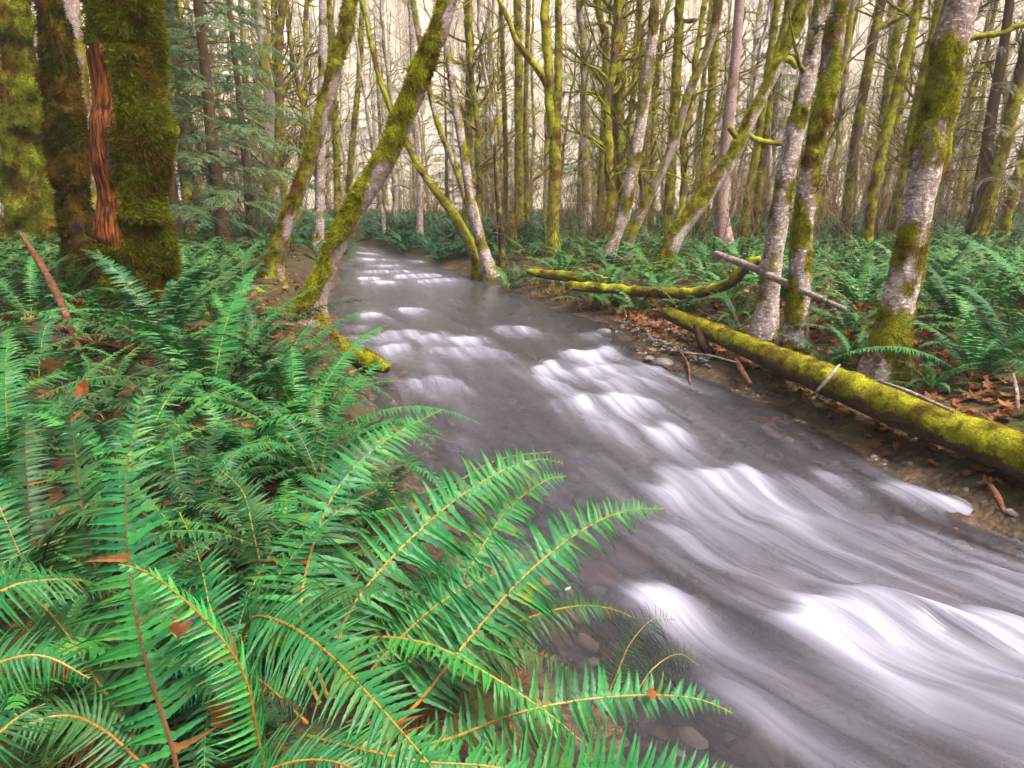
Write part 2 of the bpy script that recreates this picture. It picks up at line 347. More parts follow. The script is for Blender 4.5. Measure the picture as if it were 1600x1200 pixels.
CR = [(552, 394, 590, 396, .5, .8, .03), (556, 404, 612, 405, .5, .7, .03), (575, 415, 625, 414, .4, .55, .02), (566, 424, 640, 423, .35, .95, .04), (555, 434, 592, 434, .3, .8, .03), (612, 431, 690, 428, .5, 1, .05), (650, 439, 720, 434, .4, .8, .03), (566, 441, 618, 440, .3, .8, .03), (700, 418, 735, 420, .3, .5, .02), (640, 408, 660, 408, .3, .6, .02),
 (558, 491, 600, 490, .25, .75, .03), (620, 484, 664, 483, .22, .95, .05), (600, 497, 612, 497, .2, .4, .02), (535, 514, 575, 510, .2, .4, .02), (538, 527, 600, 528, .3, .55, .03),
 (594, 522, 656, 517, .35, 1, .06), (652, 530, 700, 520, .35, .75, .05), (700, 531, 752, 526, .35, .85, .05), (766, 513, 832, 512, .4, .75, .06), (588, 546, 642, 541, .35, 1, .06), (664, 548, 765, 545, .45, .6, .04), (640, 597, 714, 594, .32, 1, .05), (760, 548, 800, 555, .4, .35, .03), (640, 575, 700, 572, .4, .25, .03),
 (833, 584, 872, 566, .5, .9, .07), (868, 556, 912, 552, .45, 1, .08), (908, 562, 958, 542, .4, .95, .06), (896, 527, 938, 519, .3, .5, .05), (884, 580, 1000, 574, .4, .7, .05), (835, 592, 880, 600, .6, .95, .05), (930, 597, 1004, 588, .4, .8, .06), (860, 628, 1000, 620, .45, .95, .06), (1000, 572, 1040, 575, .3, .5, .03), (1005, 676, 1060, 668, .45, .85, .05), (900, 655, 980, 668, .5, .5, .03), (1040, 590, 1060, 590, .3, .35, .02),
 (1005, 768, 1075, 742, .55, .75, .07), (1070, 745, 1165, 735, .45, 1, .09), (1165, 760, 1250, 752, .6, .45, .04), (1235, 750, 1310, 742, .4, .5, .04), (1370, 766, 1440, 765, .4, .85, .05), (1448, 780, 1530, 782, .45, 1, .06), (1010, 840, 1110, 822, .5, .40, .04), (1180, 800, 1290, 800, .6, .35, .03), (1360, 830, 1450, 835, .5, .3, .03),
 (972, 945, 1068, 930, .42, 1, .10, .09), (1185, 972, 1300, 945, .55, 1, .12, .09), (1290, 948, 1420, 950, .55, 1, .12, .09), (1400, 955, 1640, 985, .5, .85, .10, .09), (1110, 1085, 1175, 1080, .4, .8, .06), (752, 862, 812, 855, .25, .9, .03), (1270, 1050, 1420, 1060, .6, .4, .05), (1450, 900, 1600, 905, .5, .3, .04), (880, 700, 960, 720, .4, .2, .02), (690, 690, 740, 690, .3, .2, .02)]
for c_ in CR: crest(*c_)
for _ in range(5):
    foam[1:-1, 1:-1] = .25 * (foam[:-2, 1:-1] + foam[2:, 1:-1] + foam[1:-1, :-2] + foam[1:-1, 2:])
pf = np.stack([SS * 1.1, AC * 5, SS * 0], -1)
hz = hz + (fbm(pf, 21) - .5) * .022 * sstep(12, 3, WY) + (fbm(np.stack([SS * 3, AC * 7, SS * 0], -1), 22) - .5) * .012
hz = hz - .012 * (WY < 0)
fast = sstep(4.4, 2.2, WY) * sstep(.05, .45, WT) * .95 + .30 * np.exp(-((WY - 5.8) / 1.2) ** 2) + .12 + .4 * np.exp(-((WY - 18) / 4) ** 2)
k = NT('stream_water'); fc = k.attr('flow', 'Vector')
n1 = k.noise(k.scale(fc, (.42, 7.5, 1)), 1, 4, .55, .25); n2 = k.noise(k.scale(fc, (1.4, 34, 1)), 1, 3, .6); n3 = k.noise(k.scale(fc, (.9, 2.6, 1)), 1, 3)
st = k.math('ADD', k.math('MULTIPLY', n1, .82), k.math('MULTIPLY', n2, .18))
fm = k.math('POWER', k.math('MULTIPLY', k.attr('foam'), k.ramp(st, .24, .76, .30, 1.0)), 1.5)
veil = k.math('MULTIPLY', k.math('MULTIPLY', k.attr('fast'), k.ramp(n3, .38, .72)), k.ramp(st, .36, .68))
F = k.math('MINIMUM', k.math('ADD', fm, k.math('MULTIPLY', veil, .30)), .97)
nb = k.bump(k.math('ADD', n1, k.math('MULTIPLY', n2, .35)), .35, .04)
tr_ = k.n('BsdfTransparent'); tr_.inputs[0].default_value = (.52, .50, .49, 1)
murk = k.n('BsdfDiffuse'); murk.inputs[0].default_value = (.048, .048, .062, 1)
body = k.mixsh(k.ramp(k.attr('deep'), 0, 1, .14, .52), tr_.outputs[0], murk.outputs[0])
gl = k.n('BsdfGlossy'); gl.inputs['Roughness'].default_value = .22; k.l(nb, gl.inputs['Normal']); gl.inputs[0].default_value = (.82, .85, 1, 1)
fr = k.n('Fresnel'); fr.inputs[0].default_value = 1.33; k.l(nb, fr.inputs['Normal'])
body = k.mixsh(fr.outputs[0], body, gl.outputs[0])
fd = k.bsdf((.62, .65, .87), .7, .2, nb)
M['water'] = k.done(k.mixsh(F, body, fd))
nr2, nc2 = WX.shape; ii = np.arange(nr2 - 1)[:, None] * nc2; jj = np.arange(nc2 - 1)[None, :]
wq = np.stack([ii + jj, ii + jj + 1, ii + nc2 + jj + 1, ii + nc2 + jj], -1).reshape(-1, 4)
wob = obj('stream', mesh_np('stream', np.stack([WX, WY, hz], -1).reshape(-1, 3), wq, mats=[M['water']],
        attrs={'foam': foam, 'fast': fast, 'deep': sstep(0, .75, np.minimum(WX - XLm, XRm - WX))}, vattrs={'flow': np.stack([SS, AC, SS * 0], -1).reshape(-1, 3)}))
tag(wob, 'silky rushing stream of white water and grey brown shallows', kind='structure')

# ------------------------------------------------------------------ trunks, moss and branches
def tufts(V, Q, w, n, ln, wd, rng, droop=.3):     # many small moss blades on a surface
    a, b, c, d = V[Q[:, 0]], V[Q[:, 1]], V[Q[:, 2]], V[Q[:, 3]]
    nn = np.cross(c - a, d - b); ar = np.linalg.norm(nn, axis=1); nn = unit(nn)
    pr = ar * np.maximum(w, 0); pr = pr / pr.sum(); f = rng.choice(len(Q), n, p=pr)
    u, v = rng.random((2, n, 1)); p = (a[f] * (1 - u) + b[f] * u) * (1 - v) + (d[f] * (1 - u) + c[f] * u) * v
    dr = unit(nn[f] + rng.normal(0, .55, (n, 3)) + np.array([0, 0, -droop])); sd = unit(np.cross(dr, rng.normal(0, 1, (n, 3))))
    L = ln * (.5 + rng.random((n, 1))); W = wd * (.6 + .8 * rng.random((n, 1)))
    P = np.stack([p - nn[f] * .004 - sd * W, p - nn[f] * .004 + sd * W, p + dr * L + np.array([0, 0, -droop * .3]) * L], 1).reshape(-1, 3)
    return P, np.arange(3 * n).reshape(-1, 3)

def twigs(B, p0, d0, L, r, lev, rng, moss=.5, up=.25, dens=1.0, m=0):
    n = max(4, int(L / .25)); P = [p0]; d = d0 / np.linalg.norm(d0)
    for i in range(n):
        d = unit(d + rng.normal(0, .16, 3) + np.array([0, 0, up * .12])); P.append(P[-1] + d * L / n)
    P = np.array(P); R = r * (1 - .85 * np.linspace(0, 1, n + 1)) * (1 + .25 * rng.random(n + 1)); R = np.maximum(R, .0035 if lev < 2 else .006)
    tube(B, P, R, 5 if r > .02 else 3, None, m, moss=moss if r > .012 else moss * .4)
    if lev > 0:
        for t in np.sort(rng.uniform(.2, 1, int((3 + 2.2 * L) * dens))):
            i = int(t * n); q = P[min(i, n)]; ax = unit(rng.normal(0, 1, 3)); dd_ = unit(unit(P[min(i + 1, n)] - P[max(i - 1, 0)]) + ax * .9 + np.array([0, 0, up]))
            twigs(B, q, dd_, L * rng.uniform(.25, .5) * (1.1 - .5 * t), max(r * .45, .003), lev - 1, rng, moss * .8, up, dens, m)

def trunk(name, label, cat, kind, pts, moss=.5, Y=None, group=None, ref=(1, 0, 0), seed=0, lump=1.35, fuzz=0, flen=.025, branches=(), nb=4, rot=None, tilt=0.0, flare=.35, top=True, broken=False, hollow=False, upm=.5, wpts=None, dtop=None):
    """pts: (px, py, width px) from the foot upwards; Y the distance of the foot."""
    rng = np.random.default_rng(seed + 11)
    if wpts is None and Y is None: foot = on_ground(pts[0][0], pts[0][1]); Y = foot[1]
    W = []; R = []
    if wpts is not None:
        for x, y, dep, w in wpts: W.append(at_depth(x, y, dep)); R.append(w / 2 * dep / FPX)
    for i, (x, y, w) in enumerate(pts if wpts is None else ()):
        p = at_y(x, y, Y + tilt * i); W.append(p); R.append(w / 2 * depth_of(p) / FPX * 1)
    W = np.array(W); R = np.array(R); foot = W[0].copy(); d = depth_of(foot)
    if wpts is not None: base, g0 = W[0].copy(), -9.
    else: g0 = float(gz(W[0, 0], W[0, 1])); W[0, 2] = min(W[0, 2], g0 + .02)
    if wpts is None: base = W[0].copy(); dn = unit(W[0] - W[1]); dn = unit(dn + np.array([0, 0, -1.0])); W = np.vstack([W[0] + dn * .25, W]); R = np.concatenate([[R[0] * (1 + flare * .6)], R])
    if top:
        dr = unit(W[-1] - W[-2]); dr = unit(dr + np.array([0, 0, .35])); H = 1.2 + .16 * d + .5 * rng.random()
        W = np.vstack([W, W[-1] + dr * H, W[-1] + dr * H * 2 + np.array([0, 0, .3])]); R = np.concatenate([R, [R[-1] * .85, R[-1] * .5]])
    near = d < 9; ns = int(np.clip(R.max() / (d / 683) * 2.2, 8, 84)); sp = max(d / 683 * (2.0 if near else 3.0), .015)
    tot = np.sum(np.linalg.norm(np.diff(W, axis=0), axis=1)); n = int(np.clip(tot / sp, 12, 320))
    P, Rr, L = resample(W, n, R)
    G, D, th = tube_grid(P, Rr, ns, ref)
    off = rng.random(3) * 50; q = G / max(Rr.mean(), .05)
    mo = fbm(np.stack([q[..., 0] * .5, q[..., 1] * .5, q[..., 2] * .35], -1) + off, seed, 3)
    mosst = (moss > .005) * np.clip((mo - .5) * 2.6 + (moss - .5) * 2.2 + .5 + D[..., 2] * upm * 1.6 + (fbm(q * 1.6 + off, seed + 3, 2) - .5) * .8, 0, 1)
    if rot is not None:
        an0 = np.degrees(th)[None, :]; z0_ = P[:, 2][:, None]; mosst = mosst * (1 - sstep(rot[2] - 10, rot[2] + 6, an0) * sstep(rot[3] + 10, rot[3] - 6, an0) * sstep(rot[0] - .1, rot[0] + .1, z0_) * sstep(rot[1] + .1, rot[1] - .1, z0_))
    lumpn = fbm(np.stack([q[..., 0], q[..., 1], q[..., 2] * .8], -1) + off * 2, seed + 5, 3) - .45
    rr = Rr[:, None] * (1 + .10 * (fbm(q * .7 + off, seed + 7, 2) - .5))
    hgt = np.clip((P[:, 2] - g0) / (Rr * 5 + .05), 0, 1)
    ridge = .5 + .5 * np.cos(th[None, :] * rng.integers(4, 7) + 2 * vnoise(np.stack([P[:, 2] * 2, P[:, 2] * 0, P[:, 2] * 0], -1), 3)[:, None])
    rr = rr * (1 + flare * (1 - hgt[:, None]) ** 2 * (.4 + .9 * ridge))
    mt = min(.06, .02 + .16 * Rr.mean()) * lump
    rr = rr * .93 + mosst * mt * (-.35 + 1.6 * lumpn)
    if lump > 1.4:
        pad = fbm(np.stack([q[..., 0] * .55, q[..., 1] * .55, q[..., 2] * .62], -1) + off * 3, seed + 9, 2); pad = sstep(.42, .56, pad)
        rr = rr + Rr[:, None] * (.32 * pad - .22) * np.clip(mosst * 1.3, .2, 1)
    rr = np.maximum(rr, Rr[:, None] * .45)
    V = (P[:, None, :] + D * rr[..., None])
    t = thing(name, label, cat, base, group); rel = lambda v: v - base
    Vf = V.reshape(-1, 3); Q = grid_quads(len(P), ns); capT = None
    c_ = len(Vf); Vc = np.vstack([Vf, P[-1:], P[:1]]); j = np.arange(ns); b_ = (len(P) - 1) * ns
    capT = np.vstack([np.stack([b_ + j, b_ + (j + 1) % ns, np.full(ns, c_)], 1), np.stack([(j + 1) % ns, j, np.full(ns, c_ + 1)], 1)])
    mat = M[kind]
    if rot is not None:
        x0, x1, a0, a1 = rot; fi = np.arange(len(Q)); ring = fi // ns; an = np.degrees(th[fi % ns]); zz = P[ring, 2]
        wob_ = (vnoise(np.stack([zz * 5, zz * 0, zz * 0], -1), 9) - .5) * 14
        sel = (zz > x0) & (zz < x1) & (an > a0 + wob_) & (an < a1 + wob_ * .8 + 6 * np.sin(zz * 6))
        obj('rotten_wood', mesh_np('rotten_wood', rel(Vf - D.reshape(-1, 3) * 0), Q[sel], mats=[M['rot']]), t)['label'] = 'orange rotten wood laid bare where the bark is gone'
        mosst = mosst * 1.0; Qt = Q[~sel]
    else: Qt = Q; sel = None
    obj('trunk' if wpts is None else 'wood', mesh_np('trunk', rel(Vc), Qt, capT, mats=[mat], attrs={'moss': np.concatenate([mosst.ravel(), [.1, .1]])}), t)
    if not fuzz and wpts is None and moss >= .35: fuzz, flen = int(2000 + 3500 * moss), .0022 * d
    if fuzz:
        wq_ = mosst.reshape(-1)[Qt].mean(1); wq_ = np.where(P[Qt[:, 0] // ns, 2] < CAMZ + d * .30, sstep(.35, .6, wq_), 0)
        Pz, Tz = tufts(Vf, Qt, wq_ + 1e-6, fuzz, flen, flen * .16, rng)
        obj('moss', mesh_np('moss', rel(Pz), None, Tz, mats=[M[{'giant': 'moss_shade', 'giant_shade': 'moss_deep_shade', 'giant1': 'mossg'}.get(kind, 'moss')]], smooth=False), t)
    for bp in branches:
        BB = Buf(); wp = np.array([at_y(x, y, Y + tilt) for x, y, w in bp]); rp = np.array([w / 2 * depth_of(a) / FPX for a, (x, y, w) in zip(wp, bp)])
        pp, r_, L_ = resample(wp, 26, rp); r_ = r_ * (1 + .35 * (vnoise(pp * 9 / max(r_.mean() * 20, .3), seed) - .4))
        pp = pp + (np.stack([vnoise(pp * 3, 1), vnoise(pp * 3, 2), vnoise(pp * 3, 3)], -1) - .5) * r_.mean() * .8
        tube(BB, pp, r_, 8, None, 0, moss=.8); obj('branch', BB.mesh('branch', [mat], off=base), t)
    if nb:
        zt = CAMZ + d * .26; cand = np.where((P[:, 2] > g0 + .35 * (zt - g0)))[0]
        for b in range(nb):
            i = int(cand[int(rng.random() ** .8 * (len(cand) - 2))]); a = rng.uniform(0, 2 * math.pi)
            d0 = unit(np.array([math.cos(a), .6 * math.sin(a), rng.uniform(.15, .9)])); BB = Buf()
            twigs(BB, P[i], d0, rng.uniform(.5, 1.3) * (.35 + .07 * d), max(Rr[i] * rng.uniform(.16, .34), .006), 2 if d > 7 else 1, rng, .55 + .3 * rng.random(), .3, .8)
            obj('branch', BB.mesh('branch', [mat], off=base), t)
    return t
M['rot'] = None
k = NT('rotten_wood'); p = k.pos(); ps = k.scale(p, (1, 1, .12))
c = k.mix(k.ramp(k.noise(ps, 34, 5, .65), .38, .58), (.30, .09, .022), (.035, .012, .006))
M['rot'] = k.done(k.bsdf(c, .85, .15, k.bump(k.noise(ps, 40, 4), 1.0, .05)))

LAND = [(55, 'the leftmost trunk'), (330, 'the crooked thin trunk'), (412, 'the lean brown trunk'), (206, 'the huge rotten striped trunk'), (432, 'the slim golden leaning trunk'), (560, 'the stout leaning trunk'), (640, 'the far bend'), (735, 'the leaning clump at the bend'), (778, 'the dark snag'), (811, 'the twin mossy trunks'), (866, 'the forking maple'), (940, 'the green sleeved trunk'), (985, 'the crossing grey pair'), (1047, 'the straight mossy column'), (1128, 'the pinkish conifer trunk'), (1180, 'the dark pair'), (1225, 'the white blotched trunk'), (1328, 'the reddish slender trunk'), (1368, 'the dark crossing pair'), (1435, 'the big alder'), (1545, 'the right edge pair')]
ORD = ['', 'second ', 'third ', 'fourth ', 'fifth ', 'sixth ', 'seventh ', 'eighth ', 'ninth ', 'tenth ', 'eleventh ', 'twelfth ', 'thirteenth ', 'fourteenth ', 'fifteenth ', 'sixteenth ', 'seventeenth ', 'eighteenth ', 'nineteenth ', 'twentieth ']
def beside(px):
    i = int(np.argmin([abs(px - a) for a, _ in LAND])); return LAND[i][1], ('left' if px < LAND[i][0] else 'right'), abs(px - LAND[i][0])
def label_all(items, fmt):                        # items: (object, px, look); ranks look-alikes by distance from a landmark
    tab = {}
    for o, px, look in items:
        lm, sd, dist = beside(px); tab.setdefault((look, lm, sd), []).append((dist, o))
    for (look, lm, sd), L in tab.items():
        L.sort(key=lambda q: q[0])
        for r_, (dist, o) in enumerate(L): o['label'] = fmt(look, lm, sd, ORD[min(r_, 19)])
TR = []
def T(*a, **k_): TR.append((a, k_))
# left bank giants
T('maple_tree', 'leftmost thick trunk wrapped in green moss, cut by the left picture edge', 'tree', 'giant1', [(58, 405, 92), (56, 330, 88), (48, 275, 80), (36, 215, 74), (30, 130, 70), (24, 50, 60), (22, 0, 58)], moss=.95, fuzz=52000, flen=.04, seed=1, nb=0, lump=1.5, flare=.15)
T('maple_tree', 'dark mossy trunk with black hollows between the two thickest left trunks', 'tree', 'giant_shade', [(126, 420, 58), (118, 340, 58), (108, 260, 60), (98, 170, 60), (85, 80, 58), (76, 0, 54)], moss=.75, fuzz=16000, flen=.04, seed=2, nb=0, lump=1.8, Y=7.2)
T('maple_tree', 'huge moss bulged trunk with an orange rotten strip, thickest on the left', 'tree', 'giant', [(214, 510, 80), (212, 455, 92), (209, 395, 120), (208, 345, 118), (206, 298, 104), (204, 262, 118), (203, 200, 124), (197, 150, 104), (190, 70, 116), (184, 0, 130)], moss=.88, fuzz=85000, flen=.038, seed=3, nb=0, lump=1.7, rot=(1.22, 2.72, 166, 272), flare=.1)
T('alder_tree', 'slim pale lichened trunk glimpsed behind the two dark left trunks', 'tree', 'alder', [(140, 380, 26), (136, 250, 26), (124, 130, 28), (108, 0, 30)], moss=.5, seed=4, nb=1, Y=9.5)
# left leaning pair
T('alder_tree', 'slim golden moss trunk leaning right, left one of the leaning pair', 'tree', 'alder', [(425, 432, 32), (432, 400, 27), (450, 337, 26), (470, 287, 25), (488, 236, 25), (510, 158, 26), (530, 75, 26), (548, 0, 26)], moss=.62, seed=5, fuzz=9000, flen=.035, nb=2, upm=.9, flare=.5)
T('maple_tree', 'stout moss coated trunk leaning right over the stream edge', 'tree', 'alder', [(482, 500, 44), (490, 465, 36), (511, 417, 34), (528, 375, 36), (550, 332, 38), (578, 285, 40), (607, 236, 40), (640, 158, 38), (675, 67, 36), (699, 0, 33)], moss=.62, seed=6, fuzz=26000, flen=.03, nb=1, upm=1.0, lump=1.4, flare=.7)
T('alder_tree', 'straight grey trunk between the two left leaning trunks', 'tree', 'birch', [(496, 392, 20), (499, 337, 17), (501, 260, 15), (504, 100, 14), (504, 0, 13)], moss=.35, seed=7, nb=5)
T('alder_tree', 'thin mossy upright trunk just right of the straight grey trunk', 'tree', 'maple', [(528, 375, 14), (527, 300, 13), (526, 236, 13), (519, 100, 11), (514, 0, 10)], moss=.8, seed=8, nb=6)
T('alder_tree', 'thin dark mossy trunk seen through the gap of the leaning pair', 'tree', 'maple', [(548, 370, 11), (547, 270, 11), (560, 130, 10), (566, 0, 9)], moss=.7, seed=9, nb=6)
# right bank, V of leaning trunks at the bend
T('alder_tree', 'golden mossy trunk bending left, lowest of the leaning clump at the bend', 'tree', 'alder', [(752, 432, 26), (745, 402, 21), (728, 368, 18), (710, 337, 17), (690, 309, 16), (673, 287, 14), (650, 253, 12), (628, 205, 11), (602, 150, 10), (578, 60, 9)], moss=.78, seed=10, nb=4, upm=.8, flare=.4)
T('alder_tree', 'lilac grey trunk leaning left, front one of the clump at the bend', 'tree', 'birch', [(768, 432, 24), (757, 398, 20), (737, 320, 18), (724, 236, 15), (707, 135, 13), (698, 67, 12), (690, 0, 11)], moss=.38, seed=11, nb=4, flare=.3)
T('alder_tree', 'thin grey trunk leaning left between its two stouter clump neighbours', 'tree', 'birch', [(762, 425, 15), (740, 352, 12), (712, 262, 11), (687, 202, 10), (670, 135, 10), (645, 0, 10)], moss=.5, seed=12, nb=5)
T('alder_tree', 'slender whitish upright trunk beyond the far bend of the stream', 'tree', 'birch', [(656, 375, 12), (655, 287, 10), (650, 200, 9), (641, 0, 9)], moss=.25, seed=13, nb=5)
T('dead_snag', 'dark thin snag with a broken top beside the bend', 'snag', 'dark', [(786, 415, 13), (783, 370, 11), (776, 290, 8), (773, 226, 5)], moss=.25, seed=14, nb=0, top=False)
T('mossy_stump', 'short stub of trunk coated in bright moss beside the dark snag', 'stump', 'maple', [(800, 392, 15), (801, 365, 13), (802, 335, 11)], moss=1.0, seed=15, nb=0, top=False, lump=1.4)
T('alder_tree', 'thin lumpy mossed trunk just left of the twin mossy trunks', 'tree', 'maple', [(791, 372, 10), (790, 300, 9), (789, 200, 9), (784, 50, 8), (782, 0, 8)], moss=.8, seed=16, nb=7)
T('maple_tree', 'upright lumpy mossed trunk, thicker of the twin trunks', 'tree', 'maple', [(811, 372, 19), (811, 310, 17), (811, 236, 16), (810, 100, 15), (808, 0, 14)], moss=.85, seed=17, nb=6, lump=1.3)
T('maple_tree', 'thin dark trunk hugging the right side of the thicker twin trunk', 'tree', 'maple', [(823, 372, 10), (823, 300, 9), (821, 180, 8), (826, 0, 8)], moss=.6, seed=18, nb=4)
T('maple_tree', 'mossy maple that forks into two stems above a long left limb', 'tree', 'maple', [(863, 398, 26), (864, 360, 21), (866, 300, 21), (867, 236, 21), (869, 190, 17), (872, 135, 15), (873, 60, 14), (872, 0, 13)], moss=.82, seed=19, nb=3, lump=1.2,
  branches=[[(862, 215, 16), (858, 170, 14), (856, 135, 14), (853, 60, 14), (852, 0, 13), (850, -60, 12)], [(856, 138, 13), (846, 120, 12), (834, 100, 11), (818, 80, 10), (804, 60, 9), (792, 25, 7), (770, -20, 5)], [(858, 260, 4), (845, 272, 5), (831, 281, 4)]])
T('maple_tree', 'mossy trunk with a thick bright green sleeve near the picture top', 'tree', 'maple', [(937, 372, 16), (938, 320, 14), (943, 202, 13), (946, 110, 13), (945, 50, 14), (934, 8, 13)], moss=.88, seed=20, nb=4, lump=1.3)
T('alder_tree', 'dark slender upright trunk left of the two leaning grey trunks', 'tree', 'maple', [(957, 380, 16), (959, 330, 14), (962, 202, 12), (964, 100, 12), (965, 0, 12)], moss=.55, seed=21, nb=5, branches=[[(963, 25, 8), (950, 8, 7), (935, -10, 6)]])
T('alder_tree', 'lichened grey trunk leaning right, left one of the crossing pair', 'tree', 'birch', [(945, 420, 24), (955, 390, 20), (967, 355, 20), (979, 320, 21), (1002, 186, 20), (1016, 84, 18), (1024, 0, 17)], moss=.36, seed=22, nb=3, flare=.3)
T('alder_tree', 'thin grey trunk leaning far right, crossing before the mossy columns', 'tree', 'alder', [(975, 405, 19), (985, 375, 16), (1009, 320, 15), (1050, 230, 15), (1077, 142, 14), (1107, 74, 14), (1124, 0, 14)], moss=.42, seed=23, nb=3, upm=.7)
T('alder_tree', 'thin mossy stem just left of the straight mossy column', 'tree', 'maple', [(1019, 360, 11), (1020, 270, 10), (1022, 186, 10), (1034, 50, 9), (1048, -10, 9)], moss=.75, seed=24, nb=5)
T('maple_tree', 'straight mossy column standing behind the crossing grey trunk', 'tree', 'maple', [(1042, 378, 20), (1046, 310, 19), (1050, 236, 18), (1058, 101, 17), (1062, 0, 16)], moss=.9, seed=25, nb=4, lump=1.2, branches=[[(1060, 30, 6), (1075, 33, 7), (1088, 31, 5)]])
T('maple_tree', 'mossy trunk left of the pinkish conifer trunk with a stub branch', 'tree', 'maple', [(1096, 378, 18), (1099, 300, 17), (1104, 219, 17), (1114, 118, 15), (1118, 40, 14), (1120, 0, 14)], moss=.85, seed=26, nb=4, branches=[[(1107, 185, 9), (1120, 178, 8), (1131, 170, 5)]])
T('alder_tree', 'thin green stem tucked against the left side of a mossy trunk', 'tree', 'maple', [(1083, 350, 8), (1087, 260, 8), (1094, 180, 8), (1106, 60, 7)], moss=.95, seed=27, nb=3)
T('conifer_tree', 'pinkish scaly conifer trunk with a red brown rotting foot', 'tree', 'pink', [(1132, 398, 32), (1129, 350, 25), (1128, 310, 21), (1137, 202, 19), (1148, 101, 17), (1156, 0, 16)], moss=.12, seed=28, nb=0, lump=.6)
T('maple_tree', 'trunk leaning right with a thick golden moss sleeve on its lower half', 'tree', 'birch', [(1028, 428, 34), (1040, 402, 29), (1060, 362, 29), (1087, 325, 31), (1112, 290, 27), (1137, 257, 24), (1171, 189, 22), (1205, 121, 21), (1235, 57, 22), (1256, 7, 24)], moss=.56, seed=29, nb=2, upm=1.1, fuzz=9000, flen=.035, flare=.3,
  branches=[[(1168, 208, 7), (1180, 217, 9), (1200, 222, 8), (1220, 225, 6)], [(1158, 218, 7), (1148, 210, 9), (1139, 198, 8)], [(1222, 95, 8), (1235, 96, 10), (1244, 108, 7)]])
T('maple_tree', 'mossy trunk, left of the dark pair behind the sleeved leaning trunk', 'tree', 'maple', [(1160, 378, 15), (1168, 310, 14), (1182, 236, 14), (1198, 120, 13), (1215, 0, 13)], moss=.8, seed=30, nb=4)
T('maple_tree', 'dark trunk, right of the dark pair behind the sleeved leaning trunk', 'tree', 'dark', [(1178, 375, 14), (1184, 310, 15), (1193, 236, 14), (1208, 120, 13), (1235, 0, 15)], moss=.62, seed=31, nb=4, branches=[[(1205, 130, 10), (1212, 90, 12), (1225, 55, 12), (1240, 30, 10), (1252, -10, 9)]])
T('alder_tree', 'white blotched trunk with a mossy foot behind the log', 'tree', 'birch', [(1192, 528, 46), (1196, 490, 40), (1202, 440, 36), (1209, 390, 33), (1218, 337, 33), (1235, 236, 32), (1259, 135, 29), (1276, 50, 28), (1285, 0, 28)], moss=.38, seed=32, nb=1, fuzz=7000, flen=.02, flare=.2, branches=[[(1262, 140, 5), (1268, 138, 7), (1278, 136, 5)]])
T('alder_tree', 'white and brown trunk with a big moss cushion near the picture top', 'tree', 'birch', [(1240, 540, 46), (1243, 500, 40), (1249, 450, 37), (1252, 384, 36), (1257, 337, 35), (1272, 236, 34), (1293, 135, 33), (1301, 67, 35), (1308, 25, 33), (1316, 0, 30)], moss=.54, seed=33, nb=1, fuzz=14000, flen=.024, lump=1.2, flare=.2)
T('alder_tree', 'reddish brown slender trunk right of the white blotched pair', 'tree', 'maple', [(1320, 378, 18), (1324, 330, 17), (1337, 219, 17), (1357, 101, 16), (1374, 17, 16), (1380, -10, 15)], moss=.5, seed=34, nb=4, branches=[[(1372, 45, 8), (1385, 38, 10), (1405, 28, 9), (1425, 15, 9), (1445, -5, 8)]])
T('maple_tree', 'mossy trunk, right one of the crossing dark pair left of the big alder', 'tree', 'maple', [(1353, 392, 19), (1362, 320, 18), (1377, 236, 18), (1404, 135, 17), (1428, 34, 17), (1438, -5, 17)], moss=.75, seed=35, nb=3)
T('maple_tree', 'mossy trunk, left one of the crossing dark pair left of the big alder', 'tree', 'maple', [(1350, 370, 13), (1368, 275, 13), (1380, 190, 14), (1394, 101, 15), (1411, 0, 16)], moss=.72, seed=36, nb=4)
T('maple_tree', 'mossy stem passing close behind the left side of the big alder', 'tree', 'maple', [(1390, 385, 16), (1411, 270, 15), (1431, 169, 16), (1458, 50, 14), (1467, 0, 14)], moss=.75, seed=37, nb=3)
T('alder_tree', 'biggest lilac grey alder behind the log, with brown moss bands', 'tree', 'birch', [(1382, 590, 74), (1390, 540, 62), (1401, 485, 56), (1421, 400, 51), (1431, 337, 48), (1451, 236, 53), (1473, 135, 56), (1485, 67, 55), (1502, 0, 54)], moss=.40, seed=38, nb=0, fuzz=22000, flen=.022, lump=.9, upm=.2, flare=.3,
  branches=[[(1512, 60, 8), (1540, 55, 9), (1570, 52, 8), (1590, 42, 8), (1625, 35, 7)], [(1452, 300, 8), (1462, 285, 13), (1473, 262, 13), (1482, 245, 8), (1486, 200, 5)]])
T('maple_tree', 'leaning mossy trunk near the right edge, left of the edge pair', 'tree', 'maple', [(1528, 388, 28), (1540, 330, 25), (1560, 253, 24), (1587, 152, 21), (1606, 70, 20), (1622, 0, 19)], moss=.62, seed=39, nb=3, branches=[[(1580, 260, 6), (1595, 254, 7), (1615, 250, 6)]])
T('maple_tree', 'slimmer mossy trunk at the right edge, right of the edge pair', 'tree', 'maple', [(1564, 388, 18), (1575, 330, 16), (1588, 280, 15), (1606, 215, 14), (1640, 100, 14)], moss=.7, seed=40, nb=3)
T('maple_tree', 'lean brown trunk behind the conifer sprays on the left bank', 'tree', 'maple', [(405, 372, 15), (420, 320, 13), (432, 240, 13), (437, 170, 14), (436, 60, 13), (442, 0, 12)], moss=.55, seed=41, nb=6)
T('maple_tree', 'crooked thin mossy trunk under the conifer sprays', 'tree', 'maple', [(338, 362, 11), (330, 300, 10), (322, 255, 9), (300, 200, 8), (285, 100, 8), (272, 0, 8)], moss=.75, seed=42, nb=6, branches=[[(322, 262, 6), (300, 268, 6), (278, 262, 5)]])
for a, k_ in TR: trunk(*a, **k_)

